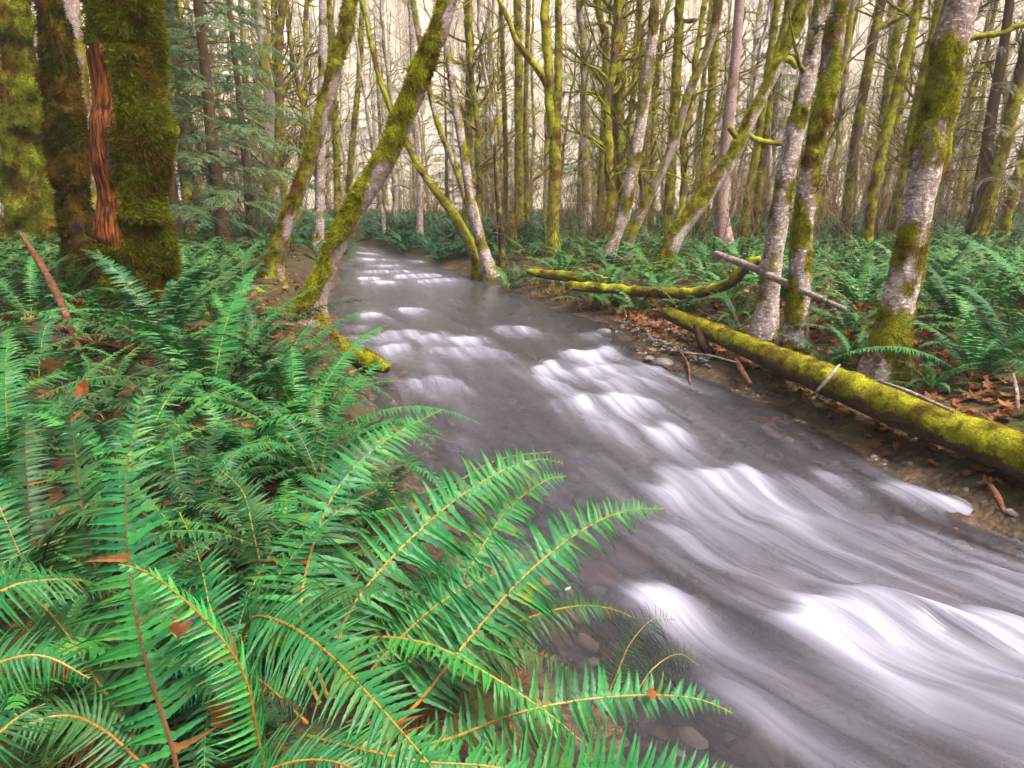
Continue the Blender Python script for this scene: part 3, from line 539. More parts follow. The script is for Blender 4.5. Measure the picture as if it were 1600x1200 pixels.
# ------------------------------------------------------------------ fallen wood
def log(name, label, cat, kind, wpts, **k_): return trunk(name, label, cat, kind, None, wpts=wpts, ref=(0, .2, 1), top=False, flare=0, **k_)
log('fallen_log', 'long straight log with yellow green moss along the right bank', 'log', 'maple', [(1040, 488, 7.9, 20), (1065, 498, 7.55, 26), (1130, 525, 6.6, 34), (1220, 563, 5.75, 45), (1310, 600, 4.95, 56), (1420, 645, 4.3, 64), (1520, 682, 3.92, 72), (1600, 714, 3.62, 78), (1760, 786, 3.1, 90), (2000, 905, 2.62, 100)], moss=.52, upm=1.25, lump=.8, fuzz=42000, flen=.010, nb=0, seed=60,
    branches=[])
log('fallen_log', 'short mossy log butt jutting into the water under the leaning trunk', 'log', 'maple', [(470, 515, 6.7, 30), (510, 535, 6.55, 34), (560, 556, 6.4, 33), (590, 568, 6.3, 29), (606, 574, 6.25, 20)], moss=.75, upm=.9, fuzz=9000, flen=.02, nb=0, seed=61)
log('fallen_log', 'straight mossed log lying behind the golden dry straw', 'log', 'maple', [(826, 424, 11.2, 13), (850, 428, 11.0, 16), (890, 432, 10.7, 19), (950, 440, 10.3, 21)], moss=.8, upm=.9, nb=0, seed=62)
log('fallen_log', 'curved mossy log sweeping up at its right end', 'log', 'maple', [(885, 446, 9.9, 16), (940, 450, 9.6, 19), (1000, 455, 9.2, 20), (1070, 458, 8.7, 21), (1110, 452, 8.4, 20), (1145, 438, 8.1, 20), (1168, 414, 7.9, 19), (1188, 405, 7.8, 15)], moss=.72, upm=.8, nb=0, seed=63)
log('fallen_branch', 'white lichened branch lying aslant in front of the blotched trunk', 'branch', 'alder', [(1118, 396, 8.0, 10), (1150, 408, 7.6, 13), (1180, 420, 7.2, 13), (1235, 446, 6.6, 12), (1320, 483, 5.9, 9)], moss=.02, upm=.2, nb=0, seed=64)
log('fallen_branch', 'bare grey log end pointing at the foot of the stout leaning trunk', 'branch', 'alder', [(395, 450, 8.6, 12), (430, 470, 8.2, 15), (472, 494, 7.8, 15)], moss=.15, nb=0, seed=65)
log('fallen_branch', 'thin pale stick beside the foot of the stout leaning trunk', 'stick', 'pink', [(420, 506, 7.2, 4), (460, 497, 7.2, 6), (484, 492, 7.2, 4)], moss=0, nb=0, seed=66)
M['redwood'] = m_bark('reddish_branch', (.17, .075, .045), (.09, .04, .025), .3, (.42, .30, .25))
log('broken_branch', 'reddish broken branch standing aslant before the left trunks', 'branch', 'redwood', [(30, 362, 5.0, 5), (48, 388, 4.8, 9), (72, 428, 4.6, 12), (90, 462, 4.4, 13), (106, 500, 4.3, 13), (128, 560, 4.2, 11)], moss=0, nb=0, seed=67, upm=0, lump=1.5)
log('driftwood_root', 'dark snapped root stub sticking up at the left end of the long log', 'driftwood', 'dark', [(1112, 556, 6.7, 16), (1100, 540, 6.75, 18), (1090, 520, 6.8, 12), (1086, 506, 6.8, 6)], moss=0, nb=0, seed=68)
for i, (lab, w) in enumerate([('thin red brown stick curving down the gravel into the water', [(1060, 545, 6.9, 4), (1075, 570, 6.6, 5), (1078, 600, 6.1, 4)]), ('pale straight twig lying across the driftwood below the long log', [(1072, 552, 6.8, 4), (1110, 556, 6.5, 4), (1150, 566, 6.1, 3)]),
      ('thick red brown root dipping into the water under the long log', [(1150, 560, 6.2, 8), (1158, 578, 6.0, 10), (1172, 600, 5.7, 8)]), ('slender twig reaching left over the shallow water', [(1005, 555, 7.0, 3), (1025, 568, 6.8, 4), (1060, 582, 6.4, 3)]),
      ('grey stick leaning on the middle of the long log', [(1276, 612, 4.75, 5), (1295, 590, 4.7, 6), (1312, 570, 4.75, 4)]), ('bare branch lying along the top of the long log', [(1375, 596, 4.45, 5), (1420, 612, 4.2, 7), (1490, 643, 3.95, 5)]), ('orange split stick at the water under the right end of the log', [(1548, 760, 3.45, 10), (1560, 780, 3.3, 12), (1568, 800, 3.2, 6)]), ('pale upright stub in the litter near the right edge', [(1590, 640, 4.1, 6), (1588, 610, 4.15, 7), (1583, 585, 4.2, 5)])]):
    log('stick', lab, 'stick', 'redwood' if i in (0, 2, 3, 6) else 'alder', w, moss=0, upm=0, nb=0, seed=70 + i, lump=.5)
    
# ------------------------------------------------------------------ stones and gravel
def rock_mesh(name, seed, mat, flat=.6, n=2):
    import bmesh
    bm = bmesh.new(); bmesh.ops.create_icosphere(bm, subdivisions=n, radius=1)
    rng = np.random.default_rng(seed); o = rng.random(3) * 30
    for v in bm.verts:
        c = np.array(v.co); k_ = .75 + .6 * float(fbm(c * .9 + o, seed, 2)) ; v.co = Vector(c * k_ * np.array([1, .8, flat]))
    me = bpy.data.meshes.new(name); bm.to_mesh(me); bm.free(); me.materials.append(mat)
    me.polygons.foreach_set('use_smooth', np.ones(len(me.polygons), bool)); return me
M['stone'] = m_plain('grey_stone', (.16, .15, .16), (.07, .065, .065), 9, .5, .4, .3)
M['rstone'] = m_plain('red_stone', (.24, .10, .08), (.13, .07, .055), 7, .6, .3, .3)
M['bstone'] = m_plain('brown_stone', (.15, .085, .045), (.07, .045, .03), 7, .6, .3, .3)
M['pstone'] = m_plain('pale_stone', (.34, .31, .29), (.22, .18, .16), 9, .6, .3, .3)
ST = [('rstone', 925, 898, .13, -.10, 'dull red stone under the water beside the foreground fern tips'), ('rstone', 990, 872, .13, -.11, 'reddish stone under the water right of the longest fern tip'), ('rstone', 1195, 915, .16, -.11, 'rusty stone under the water above the biggest white cascade'), ('bstone', 880, 1015, .15, -.06, 'brown stone in the shallows beside the foreground fern'), ('bstone', 672, 742, .20, -.07, 'dark brown stone at the left water edge behind the arching ferns'), ('bstone', 640, 712, .14, -.06, 'smaller dark stone at the left water edge behind the arching ferns'), ('pstone', 1078, 684, .07, -.05, 'pale round stone under the clear shallows mid stream'),
      ('stone', 1036, 568, .10, .02, 'dark cobble at the lower corner of the gravel bar'), ('stone', 1015, 562, .07, .01, 'small dark cobble at the tip of the gravel bar'), ('bstone', 868, 690, .10, -.09, 'brown stone under the water below the middle rapids'), ('rstone', 1450, 930, .13, -.10, 'rust coloured stone under the water near the right edge'), ('bstone', 1395, 870, .14, -.11, 'brown stone under the water below the log'), ('stone', 942, 520, .09, .02, 'dark stone at the upstream point of the gravel bar'), ('stone', 975, 512, .08, .03, 'grey stone at the back of the gravel bar'), ('pstone', 1240, 640, .05, -.02, 'small pale stone in the shallows under the log'), ('bstone', 940, 690, .08, -.08, 'small brown stone under the water below the middle rapids'), ('bstone', 1060, 960, .11, -.10, 'brown stone under the water left of the biggest cascade')]
for i, (m_, x, y, r, z, lab) in enumerate(ST):
    z = -.03 - .42 * r if z < -.02 else z; p = at_z(x, y, z); o = obj('stone' if z > -.02 else 'submerged_stone', rock_mesh('stone', i, M[m_], .55 if z > 0 else .4, 3), None, tuple(p)); o.scale = (r, r, r); o.rotation_euler.z = i * 1.3
    tag(o, lab, 'stone')
rng = np.random.default_rng(5)
ico = rock_mesh('t', 3, M['stone'], .55, 1); icV = np.array([v.co for v in ico.vertices]); icT = np.array([list(p.vertices) for p in ico.polygons])
B = Buf(); n = 0
while n < 2300:
    if n < 1500: px, py = rng.uniform(935, 1110), rng.uniform(498, 582)
    else: px = rng.uniform(1080, 1600); py = 575 + (px - 1080) * .48 + rng.uniform(-14, 26)
    p = at_z(px, py, .06); z = float(gz(p[0], p[1])); p = at_z(px, py, z)
    if z < -.08: n += 1; continue
    s_ = rng.uniform(.010, .030) * (1.3 if rng.random() < .1 else 1); a = rng.random() * 6.28; ca, sa_ = math.cos(a), math.sin(a)
    V = icV * s_ * rng.uniform(.7, 1.3, 3); V = V @ np.array([[ca, sa_, 0], [-sa_, ca, 0], [0, 0, 1]])
    B.add(V + p, None, icT, int(rng.choice(3, p=[.6, .25, .15]))); n += 1
tag(obj('gravel', B.mesh('gravel', [M['stone'], M['pstone'], M['bstone']])), 'grey gravel bar and shore pebbles at the right water edge', 'gravel', kind='stuff')

B = Buf(); n = 0
while n < 1300:
    n += 1; Y = 1.0 * 13 ** rng.random(); a, b = float(xl(Y)), float(xr(Y)); e_ = (b - a) * .5 * rng.random() ** 1.7 - .05
    x = a + e_ if rng.random() < .5 else b - e_; s_ = rng.uniform(.025, .07) * (1.5 if rng.random() < .1 else 1); z = float(gz(x, Y)) + .1 * s_
    if z + .5 * s_ > -.015: z = -.015 - .5 * s_
    c_ = rng.random() * 6.28; R_ = np.array([[math.cos(c_), math.sin(c_), 0], [-math.sin(c_), math.cos(c_), 0], [0, 0, 1]])
    B.add((icV * s_ * rng.uniform(.7, 1.3, 3)) @ R_ + np.array([x, Y, z]), None, icT, int(rng.choice(4, p=[.35, .15, .35, .15])))
tag(obj('river_cobbles', B.mesh('river_cobbles', [M['stone'], M['pstone'], M['bstone'], M['rstone']])), 'brown and grey cobbles under the clear shallows', 'cobbles', kind='stuff')

# ------------------------------------------------------------------ ferns
def leaflet_template(n, teeth):
    xs = np.linspace(0, 1, n); V = []; 
    for i, x in enumerate(xs):
        hw = .5 * (1 - x ** 1.6) * (.85 + .15 * (1 - x)) + .01
        tz = 1 + (.16 if i % 2 else -.10) * teeth
        up = hw * tz * (1.5 if i == 1 else 1); dn = hw * tz * (.8 if i == 0 else 1)
        arch = .06 * x - .20 * x * x
        V += [(x, up, arch + .025), (x, 0, arch), (x, -dn, arch + .025)]
    T_ = []
    for i in range(n - 1):
        a = 3 * i
        T_ += [(a, a + 1, a + 4), (a, a + 4, a + 3), (a + 1, a + 2, a + 5), (a + 1, a + 5, a + 4)]
    return np.array(V), np.array(T_)
LT_HERO = leaflet_template(11, 1.0); LT_NEAR = leaflet_template(6, .7)
LT_MID = (np.array([(0, .1, 0), (.35, .5, -.01), (.4, 0, -.03), (.35, -.5, -.01), (1, 0, -.14)]), np.array([(0, 2, 1), (0, 3, 2), (1, 2, 4), (2, 3, 4)]))
LT_FAR = (np.array([(0, 0, 0), (.35, .6, 0), (.35, -.6, 0), (1, 0, -.12)]), np.array([(0, 2, 1), (1, 2, 3)]))
def leaf_frames(P, nh, npairs, mx, rng, t0=.14, droop=.1, wid=None, thin=1.0):
    s = np.linspace(0, 1, len(P)); T_ = unit(np.gradient(P, axis=0)); nh = np.broadcast_to(nh, P.shape)
    N = unit(nh - np.sum(nh * T_, 1, keepdims=True) * T_); L = np.sum(np.linalg.norm(np.diff(P, axis=0), axis=1))
    out = []
    u = (np.arange(npairs) + .5) / npairs; u = u ** .96
    for sd in (1, -1):
        uu = np.clip(u + rng.normal(0, .15 / npairs, npairs), 0, .995); t = t0 + (1 - t0) * uu
        I = lambda A: np.stack([np.interp(t, s, A[:, i]) for i in range(3)], 1)
        p, tt, nn = I(P), unit(I(T_)), unit(I(N)); sv = np.cross(tt, nn) * sd
        ang = np.radians(80 - 32 * uu ** 2 + rng.normal(0, 4, npairs))[:, None]
        dr = unit(sv * np.sin(ang) + tt * np.cos(ang) - nn * (droop + rng.normal(0, .09, npairs))[:, None])
        ac = unit(np.cross(nn, dr) * 1.0) ; ac = ac * np.where(np.sum(ac * tt, 1) > 0, 1, -1)[:, None]; n2 = np.cross(dr, ac); n2 = n2 * np.where(np.sum(n2 * nn, 1) > 0, 1, -1)[:, None]
        ln = mx * ((.62 + .38 * sstep(0, .22, uu)) * np.maximum(1 - uu ** 1.9, 0) ** .85 + .05) * rng.uniform(.80, 1.08, npairs)
        w = (wid or L * (1 - t0) / npairs * .84) * np.minimum(1, .35 + ln / mx) * thin
        tw = rng.normal(0, .17, npairs)[:, None]; ac, n2 = ac * np.cos(tw) + n2 * np.sin(tw), n2 * np.cos(tw) - ac * np.sin(tw)
        keep = rng.random(npairs) > .02
        out.append((p[keep], dr[keep], ac[keep], n2[keep], ln[keep], np.broadcast_to(w, ln.shape)[keep]))
    return [np.concatenate(a) for a in zip(*out)]
WRNG = np.random.default_rng(1234)
def add_leaves(B, fr, tmpl, m=0, wither=0.0):
    if wither:
        w_ = WRNG.random(len(fr[0])) < wither * (.4 + 2.2 * (fr[4] < .45 * fr[4].max()))
        if w_.any(): add_leaves(B, [f[w_] for f in fr[:4]] + [fr[4][w_] * .9, fr[5][w_] * .6], tmpl, 2)
        fr = [f[~w_] for f in fr]
    p, dr, ac, nn, ln, w = fr; tv, tt = tmpl
    V = p[:, None] + tv[None, :, 0:1] * (dr * ln[:, None])[:, None] + tv[None, :, 1:2] * (ac * w[:, None])[:, None] + tv[None, :, 2:3] * (nn * ln[:, None])[:, None]
    Tt = tt[None] + (np.arange(len(p)) * len(tv))[:, None, None]
    B.add(V.reshape(-1, 3), None, Tt.reshape(-1, 3), m)
def arch(rng, L, az, e0, e1, n=22, sway=.12):
    t = np.linspace(0, 1, n); e = e0 + (e1 - e0) * t ** 1.25; a = az + sway * rng.normal() * t ** 1.5
    d = np.stack([np.cos(e) * np.cos(a), np.cos(e) * np.sin(a), np.sin(e)], 1); P = np.vstack([[0, 0, 0], np.cumsum(d[:-1] * L / (n - 1), axis=0)])
    nh = np.stack([-np.sin(e) * np.cos(a), -np.sin(e) * np.sin(a), np.cos(e)], 1)
    return P, unit(nh + rng.normal(0, .12, 3))
def frond_mesh(P, nh, npairs, mx, tmpl, rng, mats, rad=.003, seg=4, **kw):
    B = Buf(); tube(B, P, rad * (1.15 - np.linspace(0, 1, len(P))), seg, None, 1)
    add_leaves(B, leaf_frames(P, nh, npairs, mx, rng, **kw), tmpl, 0, .02); return B.mesh('frond', mats, smooth=False)
LEAFM = [M['fern'], M['rachis'], M['dead']]; LEAFO = [M['fern2'], M['rachisb'], M['dead']]; LEAFD = [M['dead'], M['rachisb'], M['dead']]
def fern_meshes(seed, nf, L, tmpl, npairs, dead=1, low=0.0):
    rng = np.random.default_rng(seed); out = []
    for i in range(nf):
        az = i * 2.39996 + rng.normal(0, .25); inner = i / nf
        e0 = math.radians(38 + 38 * inner + rng.normal(0, 6)); e1 = math.radians(-48 + 50 * inner + rng.normal(0, 12) - low)
        l = L * rng.uniform(.75, 1.1); P, nh = arch(rng, l, az, e0, e1)
        out.append(frond_mesh(P, nh, npairs, l * rng.uniform(.095, .12), tmpl, rng, LEAFM if rng.random() < .75 else LEAFO, .0035, droop=rng.uniform(-.05, .25)))
    for i in range(dead):
        az = rng.random() * 6.28; l = L * .75; P, nh = arch(rng, l, az, math.radians(15), math.radians(-75))
        out.append(frond_mesh(P, nh, npairs, l * .08, tmpl, rng, LEAFD, .003, droop=.5, thin=.7))
    return out
# foreground ferns whose fronds the photograph shows one by one
def px_frond(pts): P, _, L = resample(np.array([at_depth(*q) for q in pts]), 34); return P, L
HERO_MESH = []
for v_ in range(4):
    tv, tt = LT_HERO; V = tv.copy(); V[:, 2] += (-.05, .03, -.10, 0)[v_] * V[:, 0] ** 2; V[:, 1] += (.0, .25, -.2, .1)[v_] * np.sin(V[:, 0] * 3.1)
    HERO_MESH.append((V, tt))
def hero_mesh(v, mat): return mesh_np('leaflet', HERO_MESH[v][0], None, HERO_MESH[v][1], mats=[mat], smooth=False)
def hero_fern(label, crown, fronds, seed):
    rng = np.random.default_rng(seed); c = at_depth(*crown); t = thing('sword_fern', label, 'fern', c)
    cache = {}
    for (lab, split, mat, rm, pts, npairs, mx, nh, droop, thin) in fronds:
        npairs = int(npairs * 1.22); P, L = px_frond(pts); nh = unit(np.array(nh, float)); fr = leaf_frames(P, nh, npairs, mx, rng, t0=.10, droop=droop, thin=thin * 1.04)
        B = Buf(); tube(B, P, .0042 * (1.1 - .85 * np.linspace(0, 1, len(P))) * max(.5, thin), 6, None, 1)
        if not split: add_leaves(B, fr, LT_HERO if thin > .6 else LT_NEAR, 0, .02)
        fo = obj('frond', B.mesh('frond', [M[mat], M[rm], M['dead']], smooth=False, off=c), t)
        if lab: fo['label'] = lab
        if split:
            for i in range(len(fr[0])):
                v = int(rng.integers(0, 4)); q_ = rng.random(); key = (v, 'dead' if q_ < .012 else 'fern2' if q_ < .14 else mat)
                if key not in cache: cache[key] = hero_mesh(v, M[key[1]])
                o = bpy.data.objects.new('leaflet', cache[key]); COL.objects.link(o); o.parent = fo
                p, dr, ac, nn, ln, w = (a[i] for a in fr); m4 = Matrix.Identity(4)
                for r_ in range(3): m4[r_][0] = dr[r_] * ln; m4[r_][1] = ac[r_] * w; m4[r_][2] = nn[r_] * ln; m4[r_][3] = p[r_] - c[r_]
                o.matrix_basis = m4
    return t
U = (0, -.25, 1); CF = (0, -1, .5); CF2 = (.25, -.75, .75)
hero_fern('large sword fern in the foreground arching its fronds over the water', (525, 1120, 1.5), [
    ('frond with a golden stem pointing up and right, left of the arching trio', 1, 'fern', 'rachis', [(512, 1090, 1.5), (470, 960, 1.55), (500, 820, 1.8), (545, 740, 2.0), (612, 682, 2.2), (690, 640, 2.45)], 36, .155, CF2, .0, 1),
    ('middle arching frond with its tip bent over the stream', 1, 'fern', 'rachis', [(522, 1090, 1.5), (535, 980, 1.5), (600, 885, 1.6), (700, 790, 1.75), (780, 738, 1.9), (840, 718, 2.0), (880, 724, 2.1)], 38, .150, CF2, .05, 1),
    ('longest frond reaching right across the white water', 1, 'fern', 'rachis', [(600, 1150, 1.4), (660, 1090, 1.42), (740, 990, 1.5), (830, 890, 1.6), (920, 822, 1.72), (985, 797, 1.8), (1037, 795, 1.88)], 40, .135, CF2, .05, 1),
    ('low frond stretched right above the bottom edge', 1, 'fern', 'rachis', [(600, 1175, 1.4), (700, 1155, 1.4), (800, 1117, 1.42), (900, 1095, 1.45), (1010, 1086, 1.5), (1090, 1092, 1.53), (1145, 1114, 1.55)], 34, .105, (0, -.7, .8), .0, 1),
    (None, 0, 'fern', 'rachis', [(610, 1080, 1.6), (735, 885, 1.85), (790, 800, 2.0), (850, 752, 2.15), (885, 744, 2.25)], 36, .145, CF2, .1, 1),
    (None, 0, 'fern2', 'rachis', [(500, 1040, 1.6), (540, 930, 1.75), (620, 840, 1.9), (700, 765, 2.05), (780, 718, 2.2), (862, 706, 2.3)], 36, .12, (-.6, -.3, .7), .1, 1),
    (None, 0, 'fern', 'rachis', [(560, 1070, 1.6), (625, 998, 1.65), (690, 940, 1.72), (750, 907, 1.8), (812, 882, 1.87)], 30, .12, CF2, .1, 1),
    (None, 0, 'fern2', 'rachis', [(640, 1100, 1.6), (740, 1005, 1.7), (830, 964, 1.8), (900, 947, 1.9), (950, 950, 1.97), (992, 966, 2.0)], 34, .12, (0, -.5, .9), .1, 1),
    (None, 0, 'fern', 'rachis', [(470, 1050, 1.45), (570, 999, 1.45), (670, 1007, 1.42), (760, 1052, 1.38), (850, 1110, 1.35), (920, 1168, 1.33)], 34, .09, (.3, .4, .9), .2, 1),
    ('bright stemmed frond running down to the bottom edge', 0, 'fern', 'rachis', [(372, 1010, 1.5), (395, 966, 1.42), (440, 972, 1.3), (500, 1010, 1.18), (580, 1090, 1.05), (680, 1205, .93), (730, 1280, .86)], 40, .115, (.1, -.7, .8), .05, 1),
    (None, 0, 'fern', 'rachis', [(640, 1270, 1.25), (750, 1228, 1.25), (900, 1206, 1.28), (1040, 1204, 1.3), (1180, 1220, 1.33)], 32, .105, (0, -.8, .7), -.1, 1),
    ('thin see through frond tip against the white cascade', 0, 'fern2', 'rachis', [(940, 1110, 1.75), (965, 1050, 1.75), (985, 1005, 1.78), (1020, 968, 1.82), (1055, 968, 1.85)], 22, .11, CF2, .2, .28),
    ('second thin see through frond tip low against the cascade', 0, 'fern2', 'rachis', [(990, 1090, 1.72), (1020, 1045, 1.75), (1060, 1022, 1.8), (1092, 1040, 1.82)], 20, .09, CF2, .2, .28),
    (None, 0, 'fern2', 'rachisb', [(560, 1130, 1.45), (640, 1050, 1.5), (720, 1020, 1.6), (820, 1015, 1.7), (910, 1060, 1.75)], 30, .10, (0, -.4, .9), .25, .9),
    (None, 0, 'fern', 'rachis', [(480, 1150, 1.35), (560, 1170, 1.25), (660, 1190, 1.2), (780, 1200, 1.2), (900, 1240, 1.2)], 30, .10, (0, -.3, .9), .2, 1),
    (None, 0, 'fern2', 'rachis', [(500, 1100, 1.5), (430, 960, 1.6), (400, 850, 1.75), (380, 770, 1.9), (340, 730, 2.0)], 34, .12, CF, .1, 1),
    (None, 0, 'fern', 'rachis', [(480, 1130, 1.45), (400, 1060, 1.4), (330, 1060, 1.35), (260, 1110, 1.3)], 30, .11, (0, -.4, .9), .2, 1),
    (None, 0, 'dead', 'rachisb', [(540, 1130, 1.45), (600, 1110, 1.5), (690, 1130, 1.5), (760, 1190, 1.5)], 26, .08, (0, -.2, .9), .5, .7)], 21)
hero_fern('big upright sword fern at the lower left corner, nearest the camera', (282, 1275, 1.15), [
    ('tallest upright frond with a brown lower stem and yellow upper stem', 1, 'fern', 'rachisb', [(282, 1260, 1.15), (272, 1180, 1.15), (225, 1020, 1.2), (204, 896, 1.27), (197, 760, 1.37), (212, 660, 1.47), (240, 585, 1.55)], 42, .128, (.15, -1, .35), .0, 1),
    ('dull upright frond with a brown stem and withered tip', 1, 'fern2', 'rachisb', [(190, 1000, 1.5), (150, 890, 1.5), (128, 790, 1.55), (117, 700, 1.62), (103, 600, 1.7)], 32, .115, (-.1, -1, .3), .05, 1),
    ('bright yellow green frond bending left with hanging leaflets', 1, 'fernb', 'rachis', [(425, 1260, 1.3), (402, 1150, 1.25), (383, 1060, 1.2), (340, 990, 1.15), (270, 922, 1.1), (225, 892, 1.07), (185, 882, 1.05)], 36, .085, (.6, -.25, .7), .35, 1),
    (None, 0, 'fern', 'rachis', [(-140, 1010, 1.2), (0, 925, 1.25), (60, 908, 1.3), (130, 908, 1.38), (190, 930, 1.45)], 30, .11, (0, -.4, .9), .15, 1),
    (None, 0, 'fern', 'rachis', [(-160, 1100, 1.05), (0, 1035, 1.08), (70, 1026, 1.1), (140, 1060, 1.12)], 30, .10, (0, -.5, .9), .25, 1),
    (None, 0, 'fern', 'rachis', [(-120, 1230, .92), (-20, 1160, .92), (30, 1120, .95), (70, 1100, 1.0)], 26, .09, (0, -.5, .8), .1, 1),
    (None, 0, 'fern2', 'rachis', [(270, 1240, 1.2), (160, 1140, 1.15), (80, 1120, 1.1), (-30, 1170, 1.05)], 30, .11, (0, -.3, .9), .2, 1),
    (None, 0, 'fern2', 'rachisb', [(300, 1240, 1.2), (350, 1130, 1.3), (420, 1090, 1.4), (480, 1110, 1.45)], 28, .10, (0, -.4, .9), .2, 1),
    (None, 0, 'fern2', 'rachis', [(260, 1230, 1.2), (150, 1060, 1.3), (80, 960, 1.4), (-10, 880, 1.5)], 34, .11, CF, .1, 1),
    (None, 0, 'fern', 'rachis', [(300, 1230, 1.25), (320, 1100, 1.4), (330, 980, 1.55), (310, 870, 1.7), (280, 800, 1.8)], 34, .12, CF, .1, 1),
    (None, 0, 'fern', 'rachis', [(330, 1270, 1.1), (430, 1200, 1.05), (520, 1190, 1.0), (600, 1230, .97)], 28, .09, (0, -.3, .9), .15, 1),
    (None, 0, 'dead', 'rachisb', [(260, 1240, 1.2), (180, 1180, 1.2), (100, 1180, 1.2), (20, 1230, 1.15)], 26, .08, (0, -.2, .9), .5, .7)], 22)

PROTO = [fern_meshes(100 + i, nf, L, LT_NEAR, npx, 2) for i, (nf, L, npx) in enumerate([(17, 1.0, 40), (15, .95, 38), (19, 1.05, 42), (14, .85, 36)])]
MIDP = [fern_meshes(140 + i, nf, L, LT_MID, 26, 1) for i, (nf, L) in enumerate([(15, .95), (13, .85), (16, 1.0)])]
def put_fern(px, py, sc, rz, label, protos, i, group=None, tilt=(0, 0)):
    p = on_ground(px, py) if py is not None else px
    t = thing('sword_fern', label, 'fern', p - np.array([0, 0, .02]), group); t.rotation_euler = (tilt[0], tilt[1], rz); t.scale = (sc,) * 3
    for me in protos[i % len(protos)]: obj('frond', me, t)
LF = [(330, 640, 1.15, 'sword fern with drooping fronds left of the middle, between water and big trunk'), (60, 600, .9, 'sword fern at the left edge below the broken reddish branch'), (435, 628, .8, 'sword fern spilling toward the mossy log butt in the water'), (170, 660, .85, 'sword fern right behind the tallest upright foreground frond'), (20, 780, .85, 'sword fern at the left edge level with the withered frond tip'), (370, 760, .8, 'low sword fern on the shaded bank behind the tallest upright frond tip'), (470, 705, .8, 'sword fern on the bank behind the arching golden stemmed foreground frond'), (150, 535, .9, 'sword fern in front of the foot of the dark middle trunk'), (262, 560, 1.15, 'sword fern with one tall arch in front of the huge trunk foot'), (500, 652, .75, 'sword fern arching over the water right below the mossy log butt'), (365, 520, .7, 'sword fern midway between the huge trunk foot and the stout leaning trunk'),
      (330, 500, .95, 'sword fern just right of the huge trunk foot'), (50, 500, 1.0, 'sword fern hiding the foot of the leftmost trunk'), (110, 470, .9, 'sword fern squeezed between the two left trunk feet'), (402, 572, .6, 'sword fern near the water at the foot of the stout leaning trunk'), (290, 860, .7, 'sword fern half hidden behind the lower left upright frond'), (60, 940, .75, 'sword fern low at the left edge under the foreground fronds'), (440, 900, .65, 'sword fern at the heart of the foreground clump'), (-70, 700, 1.0, 'sword fern cut by the left edge halfway up'), (560, 840, .55, 'small sword fern on the water edge behind the golden stemmed frond'), (350, 1090, .6, 'sword fern in the shade at the bottom left of centre'), (215, 780, .75, 'sword fern behind the long upright frond, deep in shade'), (-40, 480, 1.0, 'sword fern at the left edge beside the leftmost trunk'), (330, 460, .9, 'sword fern on the slope behind the huge trunk'), (380, 440, .85, 'sword fern left of the slim golden leaning trunk'), (290, 440, .85, 'sword fern peeping out right behind the huge trunk'), (500, 760, .7, 'sword fern hanging over the dark stones at the left water edge'), (660, 1000, .5, 'small sword fern under the longest foreground frond'), (120, 1120, .55, 'sword fern filling the bottom left corner')]
for i, (x, y, s_, lab) in enumerate(LF): put_fern(x, y, s_, i * 1.7, lab, PROTO, i, 'sword ferns on the left bank')
RF = [(1335, 566, .5, 'small sword fern tucked behind the log left of the big alder foot'), (1455, 612, .5, 'small sword fern behind the log right of the big alder foot'), (1150, 528, .45, 'small sword fern close behind the thin end of the long log'), (795, 455, .8, 'sword fern hanging over the water beside the leaning clump'), (925, 476, .95, 'sword fern at the water edge below the crossing grey trunks'), (965, 462, .9, 'sword fern close behind the water edge fern below the crossing trunks'), (1150, 500, .7, 'sword fern between the curved log and the long log'), (1325, 525, .85, 'small sword fern between the white blotched pair and the big alder'), (1292, 588, .62, 'sword fern draped over the middle of the long log'), (1490, 520, 1.15, 'big sword fern right behind the big alder'), (1580, 555, 1.15, 'big sword fern at the right edge above the log'), (1470, 450, 1.0, 'sword fern standing behind the biggest right bank fern'), (1610, 480, 1.1, 'sword fern at the right edge behind the big edge fern'), (1340, 440, .8, 'sword fern left of the big alder in the red litter'), (1110, 415, .8, 'sword fern behind the raised end of the curved log'), (1545, 450, 1.0, 'sword fern in front of the leaning trunks near the right edge'), (1240, 430, .7, 'sword fern right behind the white blotched pair'), (880, 415, .8, 'sword fern at the foot of the forking maple'), (1520, 595, .95, 'low sword fern drooping into the litter right of the big alder'), (1060, 405, .8, 'sword fern behind the foot of the gold sleeved leaning trunk')]
for i, (x, y, s_, lab) in enumerate(RF): put_fern(x, y, s_, i * 2.1 + .5, lab, PROTO if x > 1280 else MIDP, i, 'sword ferns on the right bank')
